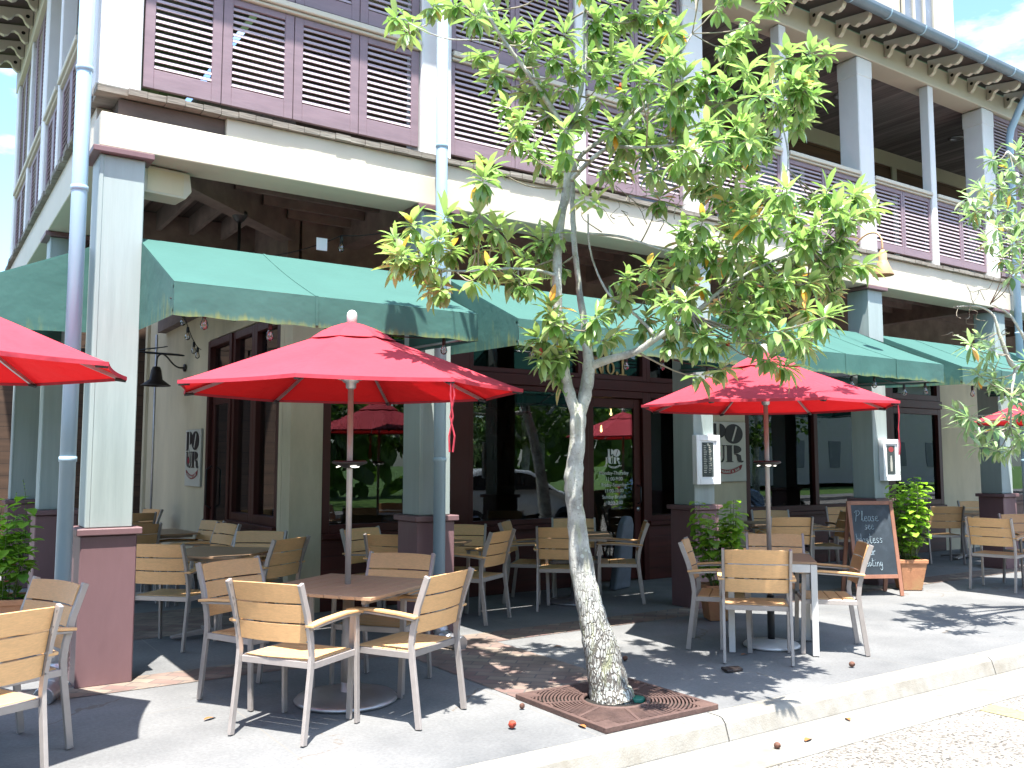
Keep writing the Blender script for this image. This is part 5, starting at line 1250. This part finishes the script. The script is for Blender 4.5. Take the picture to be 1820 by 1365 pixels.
def wall_sign(x0, x1, z0, z1, label, fn):
    t = empty('wall_sign', fn(0, 0, 0), 0, label, 'sign'); O = fn(0, 0, 0)
    f2 = lambda a, c, d: fn(a, c, d) - O
    b = MB(); W = x1 - x0; Hh = z1 - z0
    b.prism([(x0, z0), (x1, z0), (x1, z1), (x0, z1)], f2, .03); b.build('sign_board', 'sign_board', t, bevel=.004)
    sc = W * .88; off = x0 + W * .06; zb = z0 + Hh * .24; hz = Hh * .74
    pour_logo(t, lambda a, c, d: f2(off + a * sc, zb + c * hz, .03 + d), 'sign_black', 'sign_board', 'sign_red')
    return t
wall_sign(9.30, 10.10, 1.27, 2.12, 'square POUR restaurant sign on the cream wall behind the second umbrella', lambda a, c, d: Vector((a, YW - .004 - d, c)))
wall_sign(0, .78, 1.22, 1.99, 'narrow looking POUR restaurant sign on the side wall left of the side door', lambda a, c, d: Vector((3.266 - d, 13.0 - a, c)))
# door decal
t = empty('door_lettering', (7.66, YW + .045, 1.0), 0, 'white POUR logo and opening hours lettered on the entrance door glass', 'lettering')
pour_logo(t, lambda a, c, d: Vector((-.115 + a * .23, -d * .3, .50 + c * .22)), 'decal_white', 'sign_black', 'decal_white', glass_=False, d=.002)
for i, s_ in enumerate(('Monday-Thursday', '11:00-9:00', 'Friday-Saturday', '11:00-10:00', 'Sunday Brunch', '10:30-2:00')):
    text_mesh(s_, .068, .0005, lambda x, y, z, i=i: Vector((x, -z - .001, .385 - i * .077 + y)), 'hours_line', 'decal_white', t)
# No.1 over the door: gold serif numerals
t = empty('transom_lettering', (7.64, YW + .045, 2.70), 0, 'gold No.1 lettering on the dark transom glass over the door', 'lettering')
b = MB(); G = lambda a, c, d: Vector((a, -d, c))
for pr in ([(-.30, 0), (-.27, 0), (-.27, .22), (-.30, .22)], [(-.165, 0), (-.145, 0), (-.145, .22), (-.165, .22)], [(-.30, .22), (-.255, .22), (-.145, 0), (-.19, 0)], [(-.32, -.008), (-.25, -.008), (-.25, .006), (-.32, .006)], [(-.195, .214), (-.12, .214), (-.12, .228), (-.195, .228)], [(-.32, .214), (-.27, .214), (-.27, .228), (-.32, .228)]): b.prism(pr, G, .003)
b.prism(ell(.09, .018, .022, .022, 14), G, .003)
b.prism([(.17, 0), (.21, 0), (.21, .24), (.19, .24), (.13, .20), (.135, .19), (.17, .205)], G, .003); b.prism([(.13, -.008), (.25, -.008), (.25, .008), (.13, .008)], G, .0035)
for i in range(20):
    a0, a1 = 2 * PI * i / 20, 2 * PI * (i + 1) / 20
    wd_ = lambda a: (.070, .082)
    b.prism([(-.02 + .068 * math.cos(a0), .078 + .082 * math.sin(a0)), (-.02 + .068 * math.cos(a1), .078 + .082 * math.sin(a1)), (-.02 + .036 * math.cos(a1), .078 + .068 * math.sin(a1)), (-.02 + .036 * math.cos(a0), .078 + .068 * math.sin(a0))], G, .003)
b.build('letters', 'gold', t)

def menu_case(cx, label, pic=False):
    t = empty('menu_case', (cx, YF + .03, 1.31), 0, label, 'menu case', 'white framed menu cases on columns')
    w_, h_ = .36, .53; b = MB()
    b.box(-w_ / 2, w_ / 2, -.055, 0, 0, h_); b.build('case', 'menu_white', t, bevel=.005)
    b = MB()
    for x0, x1, z0, z1 in ((-w_ / 2, -w_ / 2 + .05, 0, h_), (w_ / 2 - .05, w_ / 2, 0, h_), (-w_ / 2 + .05, w_ / 2 - .05, 0, .06), (-w_ / 2 + .05, w_ / 2 - .05, h_ - .06, h_)): b.box(x0, x1, -.07, -.0555, z0, z1)
    b.build('case_frame', 'menu_white', t, bevel=.003)
    b = MB(); b.box(-.085, .085, -.059, -.0565, .08, h_ - .08); b.build('menu_page', 'menu_dark', t)
    b = MB()
    if not pic:
        random.seed(4)
        for i in range(16):
            z = h_ - .12 - i * .019; b.box(-.065, -.065 + random.uniform(.03, .055), -.0605, -.0595, z, z + .007); b.box(.01, .01 + random.uniform(.02, .05), -.0605, -.0595, z, z + .007)
        b.prism(ell(0, h_ - .10, .012, .016, 12), lambda a, c, d: Vector((a, -.0605 + d, c)), .001)
    else:
        b.prism([(-.02, .12), (.02, .12), (.025, .22), (.012, .32), (-.012, .32), (-.025, .22)], lambda a, c, d: Vector((a, -.0605 + d, c)), .001)
    b.build('print', 'menu_ink', t)
    if pic:
        b = MB(); b.prism(ell(0, .40, .055, .035, 14), lambda a, c, d: Vector((a, -.061 + d, c)), .001); b.build('red_print', 'sign_red', t)
menu_case(7.165, 'white framed menu case with a dark printed list on the column left of the sign')
menu_case(10.50, 'white framed poster case with a red and grey picture above the clay pot', True)

# ================================================================== LAMPS, FANS, STRING LIGHTS, SPEAKER
t = empty('barn_lamp', (9.35, 6.862, 3.98), 0, 'tan gooseneck lamp reaching out over the green awning from the cream fascia', 'lamp')
b = MB(); b.lathe((0, 0, 0), [(0, -.03), (.06, -.03), (.06, 0), (0, 0)], 20, M=Matrix.Rotation(R(90), 3, 'X')); b.build('wall_plate', 'tan_metal', t)
b = MB(); pts = [(0, -.02, 0), (0, -.2, .05), (.0, -.42, .20), (0, -.56, .27), (0, -.68, .26), (0, -.745, .18), (0, -.755, .05)]; limb(b, [(Vector(p), .012) for p in pts], 8, 0, 5); b.build('gooseneck', 'tan_metal', t)
b = MB(); b.lathe((0, -.755, -.20), [(.118, -.06), (.120, -.055), (.055, .10), (.048, .12), (.047, .20), (.035, .22), (.022, .245), (0, .25)], 28); b.build('lamp_shade', 'tan_metal', t)
def barn(x, y, z):
    t = empty('barn_lamp', (x, y, z), 0, 'dark gooseneck lamp with cone shade on the cream side wall', 'lamp')
    b = MB(); b.lathe((0, 0, 0), [(0, 0), (.055, 0), (.055, .025), (0, .025)], 16, M=Matrix.Rotation(R(-90), 3, 'Y')); b.build('wall_plate', 'lamp_dark', t)
    b = MB(); limb(b, [(Vector(p), .012) for p in ((0, 0, 0), (-.1, 0, .0), (-.18, 0, .05), (-.26, 0, .14), (-.33, 0, .18), (-.39, 0, .13), (-.40, 0, .0))], 8, 0, 4); b.build('gooseneck', 'lamp_dark', t)
    b = MB(); b.lathe((-.40, 0, -.26), [(.20, -.02), (.20, -.01), (.09, .07), (.07, .2), (.05, .25), (0, .26)], 24); b.build('lamp_shade', 'lamp_dark', t)
barn(3.265, 13.25, 2.90)
def fan(x, y, ztop, zb, rz, label):
    t = empty('ceiling_fan', (x, y, ztop), R(rz), label, 'ceiling fan')
    b = MB(); b.lathe((0, 0, 0), [(0, 0), (.07, 0), (.075, -.03), (.04, -.085), (.02, -.1), (0, -.1)], 20); b.build('canopy_mount', 'black_metal', t)
    b = MB(); b.tube([(0, 0, -.08), (0, 0, zb - ztop + .1)], .014, 10); b.build('down_rod', 'black_metal', t)
    b = MB(); b.lathe((0, 0, zb - ztop), [(0, .12), (.05, .11), (.12, .06), (.13, 0), (.10, -.05), (.05, -.08), (0, -.085)], 24); b.build('motor', 'black_metal', t)
    for k in range(5):
        M = Matrix.Translation((0, 0, zb - ztop)) @ Matrix.Rotation(k * 2 * PI / 5, 4, 'Z') @ Matrix.Rotation(R(14), 4, 'X')
        b = MB(); b.add([M @ Vector(p) for p in ((.1, -.02, -.004), (.22, -.075, -.004), (.62, -.085, -.004), (.66, -.03, -.004), (.66, .03, -.004), (.62, .085, -.004), (.22, .075, -.004), (.1, .02, -.004))] + [M @ Vector(p) for p in ((.1, -.02, .004), (.22, -.055, .004), (.62, -.065, .004), (.66, -.03, .004), (.66, .03, .004), (.62, .065, .004), (.22, .055, .004), (.1, .02, .004))],
            [tuple(range(8))[::-1], tuple(range(8, 16))] + [(i, (i + 1) % 8, 8 + (i + 1) % 8, 8 + i) for i in range(8)]); b.build('blade', 'black_paint', t)
fan(2.45, 8.15, 3.86, 2.95, 10, 'black ceiling fan hanging above the corner gallery tables')
fan(2.05, 11.0, 3.99, 2.83, 7, 'black ceiling fan further back, its blades beside the corner column')
fan(9.3, 7.95, 3.99, 3.0, 30, 'black ceiling fan under the gallery near the large wall sign')
t = empty('loudspeaker', (1.56, 7.22, 3.60), R(8), 'cream wedge shaped loudspeaker hung under the fascia beside the corner column', 'loudspeaker')
b = MB(); b.prism([(-.19, 0), (.14, .0), (.19, .07), (.17, .215), (-.19, .215)], lambda a, c, d: Vector((a, -.12 + d, c)), .22); b.build('cabinet', 'cream', t, bevel=.012, seg=2)
b = MB(); b.box(-.16, .12, -.123, -.1205, .02, .19); b.build('grille', 'cream_wall', t)
b = MB(); b.tube([(0, 0, .21), (0, 0, .42)], .012, 8); b.build('bracket', 'black_metal', t)
def strings(pts, n, label, drop=.04, name='string_lights', lit=False, big=1.0):
    t = empty(name, pts[0], 0, label, 'string lights', 'strings of clear bulbs under the awnings'); O = Vector(pts[0])
    P_ = [Vector(p) for p in pts]; path = []
    for i in range(len(P_) - 1):
        for k in range(10):
            u = k / 10; p = P_[i].lerp(P_[i + 1], u); p.z -= .10 * 4 * u * (1 - u) * min(1, (P_[i + 1] - P_[i]).length / 1.5); path.append(p - O)
    path.append(P_[-1] - O); b = MB(); b.tube(path, .005, 5); b.build('cable', 'cord', t)
    for i in range(n):
        p = path[int((i + .5) / n * (len(path) - 1))]
        b = MB(); b.lathe(p + Vector((0, 0, -.02 * big)), [(0, .02), (.014 * big, .015), (.017 * big, -.01), (.016 * big, -.045 * big), (0, -.046 * big)], 10, mi=0)
        b.lathe(p + Vector((0, 0, -.066 * big)), [(.013 * big, .0), (.024 * big, -.025 * big), (.030 * big, -.05 * big), (.024 * big, -.073 * big), (0, -.086 * big)], 12, mi=1); b.tube([p + Vector((0, 0, -.07 * big)), p + Vector((.004, 0, -.11 * big))], .0025, 4, mi=2)
        b.build('bulb', ['cord', 'bulb_glass', 'gold'], t)
strings([(1.35, 5.93, 2.60), (2.45, 5.93, 2.56), (3.6, 5.93, 2.55)], 5, 'string of clear bulbs along the front edge of the awning next to the corner column', big=.9)
strings([(4.05, 5.93, 2.55), (5.5, 5.93, 2.55), (6.95, 5.93, 2.53)], 6, 'string of clear bulbs along the awning over the entrance', big=.9)
strings([(7.35, 5.93, 2.55), (8.7, 5.93, 2.53), (10.1, 5.93, 2.53)], 6, 'string of clear bulbs along the awning behind the second umbrella', big=.9)
strings([(10.55, 5.93, 2.55), (12.0, 5.93, 2.53), (13.2, 5.93, 2.53)], 4, 'string of clear bulbs along the awning over the clay pot', big=.9)
strings([(1.3, 7.3, 3.2), (2.2, 9.2, 3.15), (3.2, 12.2, 3.05)], 8, 'string of clear bulbs crossing the corner gallery to the side wall')
strings([(2.2, 7.9, 3.35), (3.1, 7.3, 3.55), (3.74, 6.95, 3.72)], 3, 'string of clear bulbs rising to the top of the second column')
# tag hanging from the string, conduit, box, hooks
b = MB(); b.box(2.88, 2.98, 7.33, 7.333, 3.40, 3.51); tag(b.build('paper_tag', 'menu_white'), 'small white paper tag hanging from the light string above the awning', 'tag')
b = MB(); b.tube([(3.255, 15.1, .1), (3.255, 15.1, 3.6)], .018, 8); tag(b.build('conduit', 'galv'), 'thin vertical conduit pipe running up the side wall', 'conduit')
b = MB(); b.box(2.35, 2.6, 15.82, 15.9, 1.0, 1.35); tag(b.build('electrical_box', 'galv', bevel=.01), 'small grey electrical box on the dark boarded wall', 'electrical box')
# rounded grey cover by the door
t = empty('covered_easel', (7.35, 8.3, .006), R(20), 'rounded grey blue cloth cover standing behind the table left of the door handle', 'cover')
b = MB(); prof = [(-.19, .0), (.19, .0), (.16, .5), (.13, .78), (.07, .88), (-.05, .89), (-.12, .8), (-.16, .5)]
b.prism(prof, lambda a, c, d: Vector((a, d + .12 * (1 - c), c)), .10); b.build('cloth_cover', 'cloth_grey', t, bevel=.03, seg=3)
# pavement oddments
b = MB(); b.prism([(-.09, -.05), (.06, -.07), (.10, .02), (-.04, .06)], lambda a, c, d: Vector((5.16 + a, 4.74 + c, .006 + d)), .018); tag(b.build('broken_tile', 'lamp_dark', bevel=.004), 'dark broken tile lying on the pavement right of the tree', 'tile')
random.seed(12)
def cone(x, y, z, m, label, sx=.02):
    b = MB(); b.lathe((0, 0, 0), [(0, -sx), (sx * .7, -sx * .7), (sx, 0), (sx * .75, sx * .8), (0, sx * 1.4)], 9, M=Matrix.Rotation(R(random.uniform(40, 90)), 3, 'X'))
    o = b.build('seed_pod', m); o.location = (x, y, z + sx); return tag(o, label, 'seed pod')
cone(2.997, 4.443, 0.004, 'red_cone', 'red seed pod on the pavement left of the iron grate', .024)
cone(6.0, 4.3, .004, 'cone_brown', 'brown seed pod on the pavement in front of the white framed table', .022)
cone(4.32, 3.62, -.128, 'cone_brown', 'round brown seed pod in the gutter at the bottom of the picture', .02)
cone(4.72, 5.42, .004, 'cone_brown', 'dark seed pod on the dappled pavement behind the tree', .02)
cone(3.28, 4.75, .004, 'cone_brown', 'small brown seed pod touching the left corner of the grate', .018)
def fallen(x, y, z, rz, label, m='brown_leaf', ln=.11):
    b = MB(); leaf(b, Vector((0, 0, .006)), Vector((1, 0, .12)), Vector((0, 0, 1)), ln, ln * .33, .25, .5)
    o = b.build('fallen_leaf', m, recalc=False); o.location = (x, y, z); o.rotation_euler = (0, 0, R(rz)); return tag(o, label, 'leaf', 'dry leaves fallen on the ground')
fallen(4.55, 3.60, -.125, 20, 'curled brown leaf in the gutter near the round seed pod')
fallen(5.15, 3.72, -.125, 50, 'orange brown leaf lying at the foot of the kerb', ln=.09)
fallen(5.55, 2.75, -.128, 10, 'reddish leaf on the pebbled road at lower right', ln=.08)
fallen(3.35, 4.2, .004, 80, 'thin dry leaf left of the iron grate', ln=.09)
fallen(5.62, 5.05, .004, 0, 'orange leaf at the foot of the white umbrella base', ln=.08)
fallen(1.55, 5.6, .004, 30, 'thin dry leaf on the sunlit pavement by the corner column', ln=.10)
fallen(4.62, 6.1, .004, 120, 'dry leaf on the pavers behind the tree', ln=.09)

# ================================================================== ACROSS THE STREET (seen in the shop glass)
b = MB(); b.box(-60, 90, -7.3, -7, -.29, 0); tag(b.build('far_kerb', 'curb_paint'), kind='structure')
b = MB(); b.box(-60, 90, -9.0, -7.3, -.29, -.003); tag(b.build('far_pavement', 'pavement'), kind='structure')
def car(x, y, rz, body, label):
    t = empty('parked_car', (x, y, -.13), R(rz), label, 'car', 'cars parked across the street')
    side = [(-1.95, .35), (-2.0, .62), (-1.93, .95), (-1.75, 1.05), (-1.45, 1.36), (-1.0, 1.50), (-.1, 1.53), (.45, 1.45), (1.1, 1.02), (1.75, .88), (1.98, .70), (2.02, .40), (1.9, .28), (-1.85, .25)]
    b = MB(); n = len(side)
    def wd(z): return .82 if z < 1.0 else .82 - (z - 1.0) * .42
    vs = [(x_, -wd(z), z) for x_, z in side] + [(x_, wd(z), z) for x_, z in side]
    b.add(vs, [tuple(range(n)), tuple(range(n, 2 * n))[::-1]] + [(i, n + i, n + (i + 1) % n, (i + 1) % n) for i in range(n)]); b.build('body', body, t, bevel=.05, seg=2)
    for s_ in (-1, 1):
        b = MB()
        for pl in ([(-1.42, 1.06), (-1.15, 1.36), (-.62, 1.42), (-.62, 1.05)], [(-.54, 1.05), (-.54, 1.42), (.15, 1.42), (.40, 1.36), (.92, 1.03)]):
            b.add([(x_, s_ * (wd(z) + .012), z) for x_, z in pl], [tuple(range(len(pl)))])
        b.build('side_window', 'car_glass', t)
        for wx in (-1.25, 1.28):
            b = MB(); b.lathe((wx, s_ * .80, .32), [(0, -.1), (.30, -.1), (.32, -.06), (.32, .06), (.30, .1), (.2, .1), (0, .09)], 24, M=Matrix.Rotation(R(90), 3, 'X')); wh = b.build('wheel', 'tyre', t)
            b = MB(); b.lathe((wx, s_ * .895, .32), [(0, .012), (.2, .012), (.21, -.012), (0, -.012)], 20, M=Matrix.Rotation(R(90), 3, 'X')); b.build('rim', 'galv', wh)
        b = MB(); b.box(-1.99, -1.86, s_ * .80 - .05, s_ * .80 + .05, .78, 1.0); b.build('tail_light', 'tail_red', t, bevel=.01)
car(11.6, .3, 0, 'car_white', 'small white hatchback reflected in the large entrance window')
car(18.0, .2, 0, 'car_blue', 'blue car reflected beside the entrance door')
random.seed(77)
def far_tree(x, y, h, r, label):
    t = empty('street_tree', (x, y, 0), 0, label, 'tree', 'trees across the street')
    b = MB(); limb(b, [(Vector((0, 0, -.2)), .22), (Vector((.05, 0, h * .3)), .16), (Vector((0, .1, h * .7)), .07)], 8)
    for k in range(6): a = k * 1.05; limb(b, [(Vector((0, 0, h * .32)), .09), (Vector((math.cos(a) * r * .4, math.sin(a) * r * .4, h * .55)), .05), (Vector((math.cos(a) * r * .8, math.sin(a) * r * .8, h * .75)), .02)], 6, 0, 3)
    b.build('trunk', 'bark', t)
    b = MB()
    for i in range(150):
        a = random.uniform(0, 2 * PI); q = random.random() ** .5; z = random.uniform(-1, 1); rr = r * math.sqrt(max(0, 1 - z * z)) * q
        c = Vector((math.cos(a) * rr, math.sin(a) * rr, h * .68 + z * h * .32))
        for j in range(9):
            d = Vector((random.gauss(0, 1), random.gauss(0, 1), random.gauss(0, .8))); leaf(b, c + d * .16, d, Vector((0, 0, 1)), .34, .22, .2, random.random() * .9)
    b.build('crown', 'far_leaf', t, recalc=False, attname='tint')
for i, (x, y, h, r) in enumerate(((3, -12, 6, 3), (9, -14, 7, 3.4), (15, -11, 6, 3), (21.5, -13, 7, 3.6), (29, -11.5, 6.5, 3.2), (37, -14, 7, 3.5), (26, -18, 8, 4), (12, -20, 8, 4))):
    far_tree(x, y, h, r, 'broad dark tree across the street, seen only as a reflection')
b = MB()  # tree mass added to keep low sky off the porch
for i in range(5200):
    x = random.uniform(-42, 62); zt = 9.5 + 2.2 * math.sin(x * .35) + 1.2 * math.sin(x * .9); z = zt * random.random() ** .8
    c = Vector((x, -26 + random.uniform(-1.6, 1.6) - z * .12, z)); d = Vector((random.gauss(0, 1), random.gauss(0, .5), random.gauss(0, .9)))
    leaf(b, c, d, Vector((0, -1, .6)), random.uniform(.9, 1.5), random.uniform(.6, 1.0), .2, random.random() * .8)
for i in range(2600):  # unseen row beyond the wing, blocks low sky as well
    y = random.uniform(-26, 30); zt = 8 + 2 * math.sin(y * .4); z = zt * random.random() ** .8
    c = Vector((-22 + random.uniform(-1.5, 1.5), y, z)); d = Vector((random.gauss(0, .5), random.gauss(0, 1), random.gauss(0, .9)))
    leaf(b, c, d, Vector((-1, 0, .6)), random.uniform(.9, 1.5), random.uniform(.6, 1.0), .2, random.random() * .8)
tag(b.build('tree_line', 'far_leaf', recalc=False, attname='tint'), 'dense dark line of trees across the street, added to block low sky and darken reflections', 'trees', kind='stuff')
fb = empty('far_house', (56, -22, 0), 0, 'pale stucco house across the street, reflected in the right hand windows', 'building')
b = MB(); b.box(-12, 14, -8, 0, 0, 7.5); b.build('wall', 'stucco', fb)
b = MB(); b.prism([(-8.5, 7.5), (.5, 7.5), (-4, 10)], lambda a, c, d: Vector((-12.5 + d, a, c)), 27); b.build('roof', 'roof_metal', fb)
for k in range(6):
    b = MB(); b.box(-10 + k * 4, -8.8 + k * 4, -.02, .04, 1.2, 3.0); b.build('window', 'window_blue', fb)
